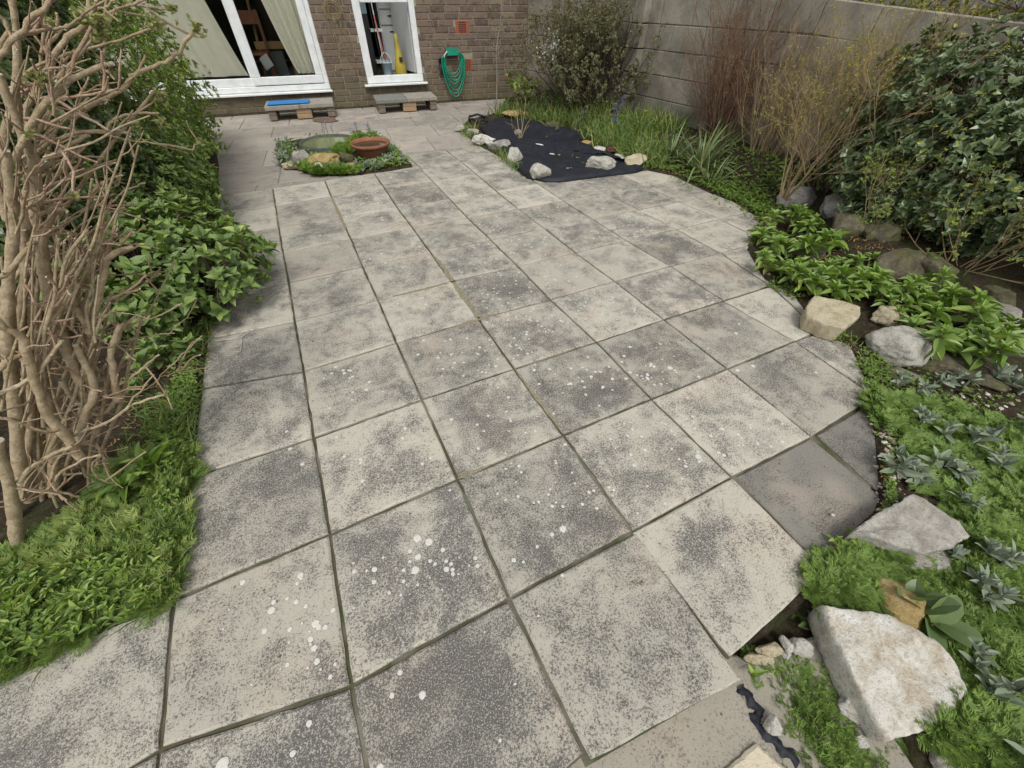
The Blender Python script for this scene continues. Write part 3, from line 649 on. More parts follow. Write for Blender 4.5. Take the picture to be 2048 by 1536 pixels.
def step(x, y, label, mats, hz=.172):
    r = empty('garden_step', (x+.45, y, 0), label, 'step', 'steps below the house doors')
    a = WU; n = -WN
    for k in range(2):
        mb = MB(); cbox(mb, np.array([x, y, hz-.025])+a*(.227+k*.457)+n*.225+UP*(.003*k), a*.226, n*.225, UP*.024, .005); part(mb, 'tread', mats[k], r)
    for k, (u, m) in enumerate(((.02, mats[2]), (.385, mats[3]), (.80, mats[2]))):
        for lay in range(2):
            for q in range(2):
                if lay == 0 and k == 3: continue
                mb = MB(); w = .10 if k != 1 else .2
                cbox(mb, np.array([x, y, .0])+a*(u+w/2+.004*lay)+n*(.02+.1075+q*.22)+UP*(.034+.06*lay), a*w/2, n*.105, UP*.0285, .005); part(mb, 'brick', m, r)
st1 = (.555, 6.985); st2 = (2.05, 6.83)
step(*st1, 'low step of pale concrete slabs on bricks, with a blue mat on it', (M_STEP1, M_STEP1, M_STC, M_STB))
step(*st2, 'low step of two grey concrete slabs on bricks under the narrow side door', (M_STEP2, M_STEP1, M_STC, M_STB))
mb = MB(); c0 = np.array([st1[0], st1[1], .179])+WU*.05-WN*.03
cbox(mb, c0+WU*.27-WN*.13+UP*.008, WU*.275, -WN*.12, UP*.008, .005)
tag(mb.build('kneeling_mat', M_BLUE, origin=c0+WU*.27-WN*.13), 'flat blue foam mat lying on the left garden step', 'mat')

# ------------------------------------------------------------------ block boundary wall
def BP(u, z, out=0.0): return BA+BU*u+BN*out+UP*z
def top_at(u): return 1.275 if u < 4.6 else 1.275-(u-4.6)*.105
bw = empty('block_wall', BP(3, 0), 'grey weathered concrete block boundary wall along the right side', 'wall')
mb = MB(); r2 = random.Random(5)
for k in range(-1, 6):
    z0 = .15+(k-1)*.225; 
    if k == -1: continue
    u = -.1-(.22 if k % 2 else 0)
    while u < 8.2:
        L = .44; a, b = max(u, .0), min(u+L, 8.2); u += L+.008
        if b-a < .05: continue
        zt = min(z0+.2175, 1.5)
        if zt > top_at((a+b)/2)-.02: pass
        q_ = max(0, (z0-.3)/1.0); da, db = (top_at(a)-1.275)*q_, (top_at(b)-1.275)*q_
        cbox(mb, BP((a+b)/2, (max(z0, 0)+zt)/2+(da+db)/2, -.05+r2.uniform(-.002, .002)), BU*(b-a)/2+UP*(db-da)/2, BN*.052, UP*(zt-max(z0, 0))/2, b=.005)
part(mb, 'blockwork', M_BLOCK, bw)
mb = MB(); 
for q in np.arange(0, 8.2, .41): box(mb, BP(q, 0, -.006), BU*.41, -BN*.09, UP*(top_at(q+.4)-.012))
part(mb, 'joint_mortar', M_BJOINT, bw)
for u in (2.42, 6.4):
    mb = MB()
    for k in range(0, 6):
        z0 = max(.0, .15+(k-1)*.225+.11*0); cbox(mb, BP(u+.11, z0+(.2175 if k else .15)/2, .055), BU*.11, BN*.05, UP*(.107 if k else .072), b=.005)
    part(mb, 'pier', M_BLOCK, bw)
# ------------------------------------------------------------------ leaf templates (length along x, width y, up z) and fast instancing
def tpl_leaf(rows, fold=.18, droop=.18, wave=0.0):
    V = [(0, 0, 0)]; F = []
    for t, w in rows: 
        z = -droop*t*t
        V += [(t, -w/2, z+fold*w/2*2+wave*math.sin(t*9)), (t, 0, z), (t, w/2, z+fold*w/2*2-wave*math.sin(t*9))]
    V.append((1, 0, -droop)); n = len(rows)
    F3 = [(0, 2, 1), (0, 3, 2)]; F4 = []
    for k in range(n-1):
        a = 1+3*k; F4 += [(a, a+1, a+4, a+3), (a+1, a+2, a+5, a+4)]
    a = 1+3*(n-1); e = len(V)-1; F3 += [(a, a+1, e), (a+1, a+2, e)]
    return np.array(V, float), np.array(F3), np.array(F4).reshape(-1, 4)
OVATE = tpl_leaf([(.12, .55), (.35, 1.0), (.65, .75), (.86, .33)], .16, .2)
OVATE2 = tpl_leaf([(.15, .5), (.4, .95), (.7, .8), (.9, .4)], .1, .05)
LANCE = tpl_leaf([(.2, .55), (.5, 1.0), (.75, .75), (.92, .3)], .2, .3)
ROUND = tpl_leaf([(.15, .7), (.4, 1.0), (.7, .95), (.92, .5)], .12, .1)
DOCK = tpl_leaf([(.1, .4), (.22, .8), (.34, .72), (.46, 1.0), (.58, .85), (.7, .95), (.82, .6), (.92, .4)], .12, .15, .02)
def tpl_blade(curve=.5, n=7):
    V = []; F = []
    for k in range(n+1):
        t = k/n; w = (1-t**2.2)*.5+.02; a = curve*t*1.8; x = math.sin(a)/(1.8*curve) if curve else t; z = (1-math.cos(a))/(1.8*curve) if curve else 0
        V += [(x, -w, -z), (x, w, -z)]
    for k in range(n): F.append((2*k, 2*k+1, 2*k+3, 2*k+2))
    return np.array(V, float), np.zeros((0, 3), int), np.array(F)
BLADE0, BLADE1, BLADE2 = tpl_blade(.15), tpl_blade(.7), tpl_blade(1.15)
def tpl_feather(seed, n=9):                        # finely divided mayweed leaf: a rib with paired needles that fork
    r = np.random.default_rng(seed); V = []; F = []
    def quad(a, b, w):
        a = np.array(a); b = np.array(b); d = b-a; d = d/np.linalg.norm(d); s = np.array([-d[1], d[0], 0])*w; i = len(V)
        V.extend([a-s, a+s, b]); F.append((i, i+1, i+2))
    z = lambda t: .25*t-.35*t*t
    quad((0, 0, 0), (1, 0, z(1)), .028)
    for k in range(n):
        t = .15+.8*k/n; L = .42*math.sin(math.pi*(t*.85+.1))+.06
        for s in (-1, 1):
            a = (t, 0, z(t)); an = .9+r.uniform(-.15, .15); b = (t+L*math.cos(an), s*L*math.sin(an), z(t)+r.uniform(-.02, .07)); quad(a, b, .036)
            m = [(a[q]+b[q])/2 for q in range(3)]; an2 = an-.6; quad(m, (m[0]+L*.5*math.cos(an2), m[1]+s*L*.5*math.sin(an2), m[2]+.04), .032)
    return np.array(V), np.array(F), np.zeros((0, 4), int)
FEATH = [tpl_feather(k) for k in range(4)]
def inst(mb, tpl, pos, dirv, up, L, W=None):
    V, F3, F4 = tpl; pos = np.atleast_2d(pos).astype(float); N = len(pos)
    d = np.broadcast_to(np.asarray(dirv, float), (N, 3)); d = d/(np.linalg.norm(d, axis=1)[:, None]+1e-9)
    u = np.broadcast_to(np.asarray(up, float), (N, 3)); s = np.cross(u, d); s = s/(np.linalg.norm(s, axis=1)[:, None]+1e-9); u = np.cross(d, s)
    L = np.broadcast_to(np.asarray(L, float), (N,)); W = L*.5 if W is None else np.broadcast_to(np.asarray(W, float), (N,))
    P = pos[:, None]+V[None, :, 0, None]*(d*L[:, None])[:, None]+V[None, :, 1, None]*(s*W[:, None])[:, None]+V[None, :, 2, None]*(u*L[:, None])[:, None]
    n = len(V); off = (np.arange(N)*n)[:, None, None]+mb.n
    if len(F3): mb.f.setdefault(3, []).append((F3[None]+off).reshape(-1, 3))
    if len(F4): mb.f.setdefault(4, []).append((F4[None]+off).reshape(-1, 4))
    mb.v.append(P.reshape(-1, 3)); mb.n += N*n
def unit(v): v = np.asarray(v, float); return v/(np.linalg.norm(v, axis=-1, keepdims=True)+1e-9)
def whorl(mb, tpl, pos, axis, k, L, W, spread=1.0, r=rng, jit=.25):
    """k leaves round each shoot tip; spread = angle from the shoot axis"""
    pos = np.atleast_2d(pos); axis = unit(np.broadcast_to(axis, pos.shape)); N = len(pos)
    ref = np.where(np.abs(axis[:, 2:3]) < .9, np.array([[0, 0, 1.]]), np.array([[1., 0, 0]])); a = unit(np.cross(axis, ref)); b = np.cross(axis, a)
    ph = r.uniform(0, 6.28, N); 
    for q in range(k):
        th = ph+q*2.4+r.normal(0, jit, N); sp = spread*(.55+.6*q/k)+r.normal(0, jit*.5, N)
        rad = a*np.cos(th)[:, None]+b*np.sin(th)[:, None]; d = axis*np.cos(sp)[:, None]+rad*np.sin(sp)[:, None]
        up = axis*np.sin(sp)[:, None]-rad*np.cos(sp)[:, None]+r.normal(0, .25, (N, 3))
        sc_ = (1-.35*(1-q/k))*r.uniform(.75, 1.15, N)
        inst(mb, tpl, pos-axis*(np.asarray(L).reshape(-1, 1)*.25*(q/k)), d, up, L*sc_, np.asarray(W)*sc_)
# foliage colours
L_PRIVET = m_leaf('privet_leaf', [(0, (.04, .085, .018)), (.45, (.085, .15, .03)), (.8, (.15, .23, .045)), (1, (.26, .32, .08))])
L_HOLLY = m_leaf('holly_leaf', [(0, (.018, .038, .016)), (.6, (.035, .065, .026)), (.93, (.06, .09, .04)), (1, (.20, .22, .05))], .3, .5)
L_BROAD = m_leaf('broad_leaf', [(0, (.045, .095, .025)), (.5, (.08, .15, .038)), (.85, (.12, .20, .05)), (1, (.20, .28, .07))], .5)
L_GREYG = m_leaf('dark_evergreen_leaf', [(0, (.025, .048, .030)), (.5, (.045, .078, .048)), (.85, (.07, .105, .06)), (.96, (.10, .14, .07)), (1, (.30, .34, .05))], .33, .5, .06)
L_BRIGHT = m_leaf('bright_rosette_leaf', [(0, (.075, .15, .03)), (.5, (.11, .21, .04)), (.85, (.16, .28, .055)), (1, (.25, .36, .08))], .42, .4, .18)
L_WEED = m_leaf('mayweed_leaf', [(0, (.045, .10, .015)), (.5, (.08, .165, .022)), (.85, (.12, .22, .03)), (1, (.19, .28, .05))], .6, .25, .15)
L_GRASS = m_leaf('grass_blade', [(0, (.04, .085, .02)), (.6, (.08, .15, .035)), (.9, (.14, .19, .06)), (1, (.30, .27, .13))], .55, .3, .15)
L_STRAP = m_leaf('strap_leaf', [(0, (.05, .085, .045)), (.6, (.10, .15, .085)), (.9, (.17, .22, .14)), (1, (.28, .27, .16))], .45, .4, .1)
L_SILVER = m_leaf('silver_woolly_leaf', [(0, (.22, .26, .20)), (.5, (.31, .35, .29)), (1, (.42, .46, .40))], .9, .1, .05, gain=(1, 1, 1))
L_KHAKI = m_leaf('khaki_leaf', [(0, (.08, .075, .035)), (.4, (.16, .145, .07)), (.8, (.25, .22, .12)), (1, (.34, .30, .18))], .6, .3, .1, gain=(1.15, 1.1, 1.1))
L_YELLOW = m_leaf('yellow_bud', [(0, (.32, .28, .04)), (.5, (.50, .42, .06)), (1, (.60, .52, .12))], .6, .3, .2, gain=(1, 1, 1))
L_FINE = m_leaf('light_green_fine_leaf', [(0, (.10, .17, .03)), (.5, (.16, .24, .05)), (1, (.26, .33, .09))], .5, .3, .2)
L_BLUE = m_leaf('bluebell_petal', [(0, (.10, .09, .50)), (1, (.28, .26, .75))], .6, .2, .15, gain=(1, 1, 1))
L_LILAC = m_leaf('lilac_petal', [(0, (.35, .32, .60)), (1, (.62, .60, .80))], .6, .2, .15, gain=(1, 1, 1))
L_WPET = m_leaf('white_petal', [(0, (.65, .65, .65)), (1, (.8, .8, .8))], .6, .2, .1, gain=(1, 1, 1))
L_DRY = m_leaf('dry_leaf', [(0, (.22, .13, .06)), (1, (.40, .26, .12))], .8, .1, .1)
def m_bark(name, a, b, c, sc_=18):
    t = NT(name); r = t.island(); n = t.noise(sc_, 5, .6); col = t.ramp(n, [(.3, a), (.5, b), (.75, c)])
    col = t.mix(t.math('MULTIPLY', r, .35), col, c); col = t.mix(t.ramp(t.vor(70), [(.06, .6), (.14, 0.)]), col, tuple(q*.45 for q in a))
    col = t.mix(t.math('MULTIPLY', t.ramp(t.noise(sc_*3.2, 4, .7), [(.45, 0.), (.7, 1.)]), .5), col, tuple(q*.55 for q in a))
    t.bump(t.math('ADD', t.noise(90, 6, .75), t.noise(25, 3)), 1.0, .006); return t.fin(col, .9, .15)
K_PALE = m_bark('pale_pruned_bark', (.25, .18, .10), (.41, .32, .195), (.53, .45, .32), 30)
K_PINK = m_bark('pinkish_twig_bark', (.29, .175, .11), (.42, .29, .195), (.52, .41, .30), 30)
K_CUT = m_simple('cut_wood', (.42, .36, .27), (.52, .46, .37), 60)
K_DARK = m_bark('dark_stem_bark', (.045, .032, .022), (.09, .065, .045), (.15, .115, .08))
K_GREY = m_bark('grey_sapling_bark', (.17, .15, .12), (.26, .23, .19), (.35, .32, .27))
K_RED = m_bark('red_stem_bark', (.09, .038, .030), (.19, .10, .07), (.33, .24, .165), 12)
K_TAN = m_bark('tan_twig_bark', (.19, .135, .065), (.31, .23, .125), (.42, .33, .20), 20)
# ------------------------------------------------------------------ shrubs
def lumps(ells, n, r, shell=.55):
    """points in a union of ellipsoids, biased to the outside; returns points and outward direction"""
    P = []; D = []; vol = np.array([e[3]*e[4]*e[5] for e in ells])**(2/3); vol = vol/vol.sum()
    for e, w in zip(ells, vol):
        m = int(n*w)+1; d = unit(r.normal(0, 1, (m, 3))); rr = (r.uniform(shell**3, 1, m))**(1/3)
        bump_ = 1+.16*np.sin(d[:, 0]*7+e[0]*5)*np.sin(d[:, 1]*6+e[1]*3)*1+.10*np.sin(d[:, 2]*11+d[:, 0]*9)
        P.append(np.array(e[:3])+d*np.array(e[3:6])*(rr*bump_)[:, None]); D.append(d/np.array(e[3:6]))
    P = np.concatenate(P); D = unit(np.concatenate(D)); ok = np.ones(len(P), bool)
    for e in ells:                                 # drop what is deep inside another lump
        q = (P-np.array(e[:3]))/np.array(e[3:6]); ok &= (q**2).sum(1) > (shell*.85)**2
    return P[ok], D[ok]
def inside_cam(P, dist=.32): return np.linalg.norm(P-CC, axis=1) > dist
def shrub(name, label, cat, base, ells, n, k, L, W, mat, tpl=OVATE, spread=1.05, upw=.45, seed=1, bark=None, stems=8, stem_r=.012, group=None, zmin=.02, shell=.55, keep=None, twigs=0, twig_mat=None):
    r = np.random.default_rng(seed); root = empty(name, (base[0], base[1], 0), label, cat, group)
    P, D = lumps(ells, n, r, shell); ok = (P[:, 2] > zmin) & inside_cam(P)
    if keep is not None: ok &= keep(P)
    P, D = P[ok], D[ok]; ax = unit(D+np.array([0, 0, upw])+r.normal(0, .35, P.shape)); mb = MB()
    sz = r.uniform(.55, 1.35, len(P)); whorl(mb, tpl, P, ax, k, L*sz, W*sz*r.uniform(.85, 1.15, len(P)), spread, r)
    part(mb, 'foliage', mat, root)
    mb = MB(); b = np.array([base[0], base[1], base[2] if len(base) > 2 else 0.0])
    nodes = []
    for s in range(stems):
        e = ells[s % len(ells)]; c = np.array(e[:3])+r.normal(0, .5, 3)*np.array(e[3:6])*.6; st = b+np.array([r.normal(0, .05), r.normal(0, .05), 0])
        mid = (st+c)/2+r.normal(0, .04, 3)+np.array([0, 0, .06]); ln = smooth_line([st, mid, c], 5); tube(mb, ln, np.linspace(stem_r, stem_r*.4, len(ln)), 6, False); nodes += list(ln[3:])
    nodes = np.array(nodes)
    for q in r.choice(len(P), min(len(P), 60+twigs), replace=False):   # side shoots that carry the leaf clusters
        m = nodes[np.argmin(((nodes-P[q])**2).sum(1))]; mid = (m+P[q])/2+r.normal(0, .02, 3); ln = smooth_line([m, mid, P[q]], 3); tube(mb, ln, np.linspace(stem_r*.35, .0018, len(ln)), 4, False)
    part(mb, 'branches', bark or K_DARK, root, True)
    return root, P
def grow(mb, tips, p, d, L, rad, depth, r, bend=.25, fork=2, ratio=.72, up=.05, seg=5, minr=.0013):
    pts = [np.array(p, float)]; d = unit(d)
    for s in range(seg):
        d = unit(d+r.normal(0, bend/seg, 3)+np.array([0, 0, up/seg])); pts.append(pts[-1]+d*L/seg)
    pts = np.array(pts); r1 = max(rad*.6, minr); tube(mb, pts, np.linspace(rad, r1, len(pts)), 5 if rad < .006 else 7, True)
    if depth == 0: tips.append((pts[-1], d)); return
    for q in range(fork):
        t = r.uniform(.45, 1); i = min(int(t*seg), seg-1); a = unit(r.normal(0, 1, 3)); a = unit(a-d*(a@d)); nd = unit(d+a*r.uniform(.35, .9)); grow(mb, tips, pts[i]*(1-(t*seg-i))+pts[i+1]*(t*seg-i), nd, L*ratio*r.uniform(.7, 1.15), r1*.75, depth-1, r, bend, fork, ratio, up, seg, minr)
    grow(mb, tips, pts[-1], d, L*ratio, r1*.9, depth-1, r, bend, fork, ratio, up, seg, minr)

# ---- left border: tall hedge, holly, low broad-leaved shrub
def beyond_left(P): return (P[:, 0] < .10+.06*np.sin(P[:, 1]*5)+.05*np.sin(P[:, 2]*9))
shrub('privet_hedge', 'tall light green hedge growing along the left side up to the patio door', 'hedge', (-.55, 4.6), [(-.45,4.9,.75,.62,.85,.95),(-.5,5.7,.6,.6,.7,.85),(-.55,4.0,.9,.62,.75,1.0),(-.35,4.3,.35,.45,.7,.4),(-.32,5.3,.3,.4,.7,.35),(-.65,3.4,.8,.55,.6,.9)], 11500, 6, .045, .018, L_PRIVET, seed=2, stems=16, shell=.62, twigs=250)
shrub('holly_bush', 'dark spiny holly bush in the upper left behind the bare branches', 'holly', (-.62, 2.9), [(-.52,2.75,1.0,.42,.55,.62),(-.62,2.3,.65,.42,.45,.55),(-.38,3.1,.72,.42,.42,.5),(-.28,3.0,1.35,.28,.3,.3),(-.9,2.0,.95,.4,.4,.7)], 5200, 6, .042, .027, L_HOLLY, tpl=DOCK, seed=3, stems=12, shell=.55, twigs=200)
shrub('bushy_shrub', 'mid green bushy shrub between the holly and the low broad leaved shrub', 'shrub', (-.35, 3.3), [(-.28,3.15,.32,.42,.6,.36),(-.22,3.75,.26,.34,.45,.30),(-.5,2.6,.3,.4,.45,.36)], 3600, 5, .052, .026, L_BROAD, seed=4, stems=10, shell=.5, twigs=120)
c0 = G(400, 610)
shrub('broad_leaved_shrub', 'low rounded shrub with pointed green leaves spilling over the left slabs', 'shrub', (.02, 2.15), [(.12,2.12,.24,.30,.30,.20),(.0,2.42,.28,.30,.30,.22),(-.18,2.1,.30,.30,.32,.20),(.16,2.35,.18,.26,.24,.15),(-.1,1.85,.24,.22,.2,.14)], 980, 6, .062, .040, L_BROAD, tpl=OVATE, spread=1.15, upw=.9, seed=5, stems=12, shell=.6, twigs=120)

# ---- the pruned bare shrub in the left foreground, traced stem by stem at its real distance
def pruned():
    base = G(60, 1075); root = empty('pruned_shrub', (base[0], base[1], 0), 'large hard pruned shrub of bare pale brown branches at the left edge', 'shrub')
    B = [  # (y-distance, thickness in photo px, points)
    (.84, 30, [(34,1085),(24,1000),(6,930),(-6,880)]), (.86, 24, [(160,915),(128,870),(94,828),(72,775),(44,679),(12,658),(-10,640)]),
    (.95, 30, [(175,800),(160,760),(138,711),(117,652),(97,585),(85,526),(79,468),(73,420),(70,340),(44,264),(18,205),(-5,150)]),
    (.90, 22, [(190,815),(176,746),(184,680),(160,630),(132,600),(97,544),(90,470),(110,420)]), (.90, 18, [(176,665),(192,620),(199,585),(212,530),(222,510),(267,493)]), (.91, 13, [(204,580),(206,530),(215,505),(228,482)]),
    (.86, 30, [(60,1000),(40,930),(26,800),(14,700),(15,600),(20,544),(26,453),(20,380),(10,300)]), (1.0, 28, [(110,1000),(105,850),(70,720),(60,600),(50,480),(56,400),(52,300),(28,180)]),
    (.98, 22, [(20,1060),(50,940),(60,800),(40,650),(50,560),(45,460)]), (.92, 16, [(29,331),(42,290),(59,258),(103,188),(146,158),(205,132),(223,126)]), (1.0, 16, [(52,300),(48,249),(59,205),(82,170),(97,141),(117,97),(141,70),(173,44),(177,-10)]),
    (.85, 14, [(-6,118),(25,80),(67,35),(103,0),(120,-20)]), (1.02, 12, [(44,268),(70,262),(141,231),(220,193),(255,167),(270,147),(322,129),(352,111),(370,85),(393,59)]),
    (.95, 8, [(10,176),(21,176),(88,164),(117,155),(146,123),(173,94),(185,67),(190,55)]), (1.0, 8, [(38,160),(70,135),(117,114),(205,91),(264,73),(308,54)]), (.9, 7, [(40,72),(90,60),(135,53),(158,38),(168,28)]),
    (.97, 11, [(66,308),(103,284),(164,264),(211,264),(262,267)]), (.98, 8, [(209,262),(222,245),(240,234),(272,226),(319,227)]), (1.0, 6, [(211,270),(264,281),(316,287),(378,299),(392,290),(403,281)]),
    (.93, 12, [(60,352),(97,328),(117,305),(155,281),(180,270)]), (.93, 8, [(95,325),(97,350),(94,384)]), (.99, 7, [(76,330),(146,316),(206,313)]), (1.0, 7, [(82,395),(110,370),(146,352),(190,335),(234,319)]),
    (1.08, 4, [(242,329),(241,350),(234,369),(215,380),(190,385)]), (1.1, 5, [(290,365),(270,375),(249,381),(235,395),(226,402)]), (.95, 6, [(100,473),(118,455),(146,439),(168,422),(178,408),(187,378)]),
    (.88, 15, [(66,440),(80,428),(100,421),(124,418)]), (.97, 5, [(174,416),(200,414),(232,410)]), (.99, 4, [(144,556),(205,550),(272,550),(326,543)]), (.93, 8, [(205,604),(240,590),(268,574)]), (.97, 6, [(212,612),(245,595),(284,572),(300,560),(320,545)]),
    (.9, 8, [(115,580),(130,560),(144,544),(152,530),(158,518),(174,490)]), (.92, 8, [(190,668),(196,650),(205,638),(218,628),(232,620)]), (.95, 6, [(208,676),(240,655),(281,642),(322,629),(364,607)]), (.96, 5, [(226,688),(280,675),(320,669),(347,667)]),
    (.93, 9, [(215,720),(232,690),(240,668),(249,652),(268,634)]), (.9, 8, [(170,770),(190,775),(217,781),(250,779),(280,778)]), (.9, 8, [(235,770),(262,755),(290,732),(318,710)]), (.95, 4, [(270,793),(300,772),(322,752),(357,717),(385,690),(403,673)]),
    (.97, 3, [(322,752),(360,744),(412,735)]), (.88, 9, [(-6,834),(30,842),(60,854),(87,862),(140,873),(191,893)]), (.87, 9, [(147,872),(180,856),(211,847),(240,828),(264,809),(300,798),(330,789)]), (.88, 5, [(130,862),(132,840),(140,820),(170,802),(213,789)]),
    (.86, 5, [(148,866),(152,845),(165,825),(190,805),(212,795)]), (.86, 7, [(190,885),(203,905),(210,925),(215,941),(225,957)]), (.85, 6, [(205,909),(190,922),(184,940),(198,957),(221,967)]), (.83, 5, [(118,985),(130,1000),(151,1017),(175,1028),(192,1040),(204,1055),(213,1072),(213,1096)]),
    (.84, 9, [(15,974),(50,976),(91,981),(108,962),(125,943),(162,920),(202,909)]), (.83, 13, [(38,964),(60,940),(87,919),(115,905),(143,893)]), (.84, 9, [(84,930),(98,970),(114,1015)]), (.83, 8, [(100,984),(102,960),(106,940),(115,920),(128,903)]), (.84, 8, [(112,983),(135,987),(158,993)]),
    (.84, 8, [(126,950),(145,948),(164,946)]), (.83, 18, [(-10,1124),(20,1122),(50,1124)]), (.88, 20, [(150,900),(170,830),(190,780),(165,720),(150,690)]), (.89, 12, [(120,760),(150,800),(200,830),(230,800),(236,770)]),
    (.92, 18, [(235,800),(225,740),(222,700),(240,650)]), (.86, 16, [(-5,740),(20,720),(60,700),(100,640),(130,610)]), (.84, 14, [(-8,560),(20,540),(50,500),(72,480)]), (.86, 12, [(-5,790),(40,770),(80,740),(110,700),(125,680)]), (.95, 13, [(20,330),(50,290),(90,240),(130,170),(146,158)]), (.93, 20, [(10,440),(0,330),(30,180),(32,60),(24,-10)]),
    (1.0, 9, [(60,205),(80,130),(88,60),(84,-10)]), (.9, 12, [(-10,20),(15,60),(-8,110)]), (1.04, 8, [(205,132),(209,90),(208,40),(214,-8)]), (1.1, 6, [(200,35),(230,20),(262,10),(300,14),(345,20)]), (1.0, 7, [(130,60),(180,30),(215,10),(240,-8)])]
    r = np.random.default_rng(11); mb = MB(); ends = []; allp = []
    for y, w, pts in B:
        y += r.uniform(-.03, .03); P = np.array([PY(px, py, y-.0+.00012*(px)) for px, py in pts])
        P = smooth_line(P, 4); P += r.normal(0, .0012, P.shape)
        dep = -((P-CC)@MR)[:, 2]; t = np.linspace(0, 1, len(P)); rr = w*dep/FPX*.335*(1.08-.3*t)*(1+.07*np.sin(t*17+y*50)+.06*np.sin(t*41+y*90))
        tube(mb, P, rr, 9 if w > 10 else 6); ends.append((P[-1], P[-1]-P[-2], rr[-1])); allp.append((P, rr))
    for q in range(58):                            # thinner stems weaving between the traced ones
        sx_ = r.uniform(-15, 190); sy = r.uniform(560, 1010); y = r.uniform(.84, 1.08); up_ = r.uniform(120, 420); lean_ = r.normal(.30, .30); w = r.uniform(3.5, 10)
        pts = [(sx_+lean_*up_*k/4+r.normal(0, 4.5), sy-up_*k/4) for k in range(5)]; P = smooth_line([PY(a, b, y) for a, b in pts], 4)
        dep = -((P-CC)@MR)[:, 2]; rr = w*dep/FPX*.40*np.linspace(1.1, .7, len(P)); tube(mb, P, rr, 6); ends.append((P[-1], P[-1]-P[-2], rr[-1])); allp.append((P, rr))
    for q in range(52):                            # long slender upper shoots
        sx_ = r.uniform(-10, 110); sy = r.uniform(180, 620); y = r.uniform(.86, 1.1); a_ = r.uniform(-.1, 1.25); L_ = r.uniform(90, 230); w = r.uniform(3, 6)
        pts = [(sx_+math.sin(a_)*L_*k/4+r.normal(0, 5), sy-math.cos(a_)*L_*k/4+r.normal(0, 5)+3*k*k*math.sin(a_)*0) for k in range(5)]; P = smooth_line([PY(a, b, y) for a, b in pts], 4)
        if not inside_cam(P, .55).all(): continue
        dep = -((P-CC)@MR)[:, 2]; rr = w*dep/FPX*.42*np.linspace(1.1, .6, len(P)); tube(mb, P, rr, 6); ends.append((P[-1], P[-1]-P[-2], rr[-1])); allp.append((P, rr))
    part(mb, 'stems', K_PALE, root, True)['kind'] = 'stuff'
    mb = MB(); tips = []
    for _ in range(430):                           # thin clipped side twigs, mostly pinkish, growing off the stems
        P, rr = allp[r.integers(len(allp))]; i = r.integers(1, len(P)-1); d0 = unit(P[min(i+1, len(P)-1)]-P[i-1]); a = unit(r.normal(0, 1, 3)+np.array([.55, -.1, .25])); d = unit(d0*.6+a)
        L = r.uniform(.03, .17)*(1.0 if P[i][2] < .6 else .6); q = [P[i]]
        for s in range(4): d = unit(d+r.normal(0, .16, 3)+np.array([0, 0, .05])); q.append(q[-1]+d*L/4)
        q = np.array(q); q[:, 2] = np.maximum(q[:, 2], .02)
        if not inside_cam(q, .6).all(): continue
        w = r.uniform(.0012, .0034); tube(mb, q, np.linspace(w, w*.75, 5), 5); tips.append((q[-1], d)); ends.append((q[-1], d, w*.75))
    part(mb, 'twigs', K_PINK, root, True)['kind'] = 'stuff'
    mb = MB()
    for p, d, w in ends:
        if r.random() < .6: d = unit(d); tube(mb, [p, p+d*.0012], [w*.97, w*.9], 8)
    part(mb, 'cut_end', K_CUT, root)['kind'] = 'stuff'
    mb = MB(); pt = [PY(*q) for q in [(190,45,.95),(190,62,.95),(308,46,1.0),(393,55,1.02),(80,160,.9),(345,18,1.1),(320,190,1.05),(270,252,.98),(100,216,.93),(325,245,1.0),(60,270,.9),(175,530,.95),(305,548,.97),(145,392,.9),(400,284,1.0),(250,760,.92),(20,1010,.84),(108,50,.95),(210,170,.98)]]
    for p, big in zip(pt, [1.1,.8,.8,.7,.8,.6,.5,.5,.4,.5,.4,.4,.4,.4,.4,.4,.3,.5,.4]):
        q = p+r.normal(0, .010*big, (int(26*big), 3)); whorl(mb, ROUND, q, unit(r.normal(0, 1, q.shape)+np.array([0, 0, 1.])), 4, .009*big+.004, .007*big+.003, 1.0, r)
        whorl(mb, LANCE, np.array([p]), np.array([[.2, 0, 1.]]), 5, .030*big+.006, .010*big+.003, .9, r)
    part(mb, 'young_leaves', m_leaf('opening_leaf', [(0, (.28, .27, .09)), (.6, (.40, .40, .16)), (1, (.50, .50, .26))], .6, .2, .2, gain=(1, 1, 1)), root)
pruned()
# ------------------------------------------------------------------ stones
def ico(sub):
    t = (1+5**.5)/2; v = [(-1,t,0),(1,t,0),(-1,-t,0),(1,-t,0),(0,-1,t),(0,1,t),(0,-1,-t),(0,1,-t),(t,0,-1),(t,0,1),(-t,0,-1),(-t,0,1)]
    f = [(0,11,5),(0,5,1),(0,1,7),(0,7,10),(0,10,11),(1,5,9),(5,11,4),(11,10,2),(10,7,6),(7,1,8),(3,9,4),(3,4,2),(3,2,6),(3,6,8),(3,8,9),(4,9,5),(2,4,11),(6,2,10),(8,6,7),(9,8,1)]
    v = [np.array(q)/np.linalg.norm(q) for q in v]
    for _ in range(sub):
        c = {}; nf = []
        def mid(a, b):
            k = (min(a, b), max(a, b))
            if k not in c: m = v[a]+v[b]; v.append(m/np.linalg.norm(m)); c[k] = len(v)-1
            return c[k]
        for a, b, d in f: x, y, z = mid(a, b), mid(b, d), mid(d, a); nf += [(a, x, z), (b, y, x), (d, z, y), (x, y, z)]
        f = nf
    return np.array(v), np.array(f)
ICO4 = ico(4); ICO3 = ico(3); ICO1 = ico(1)
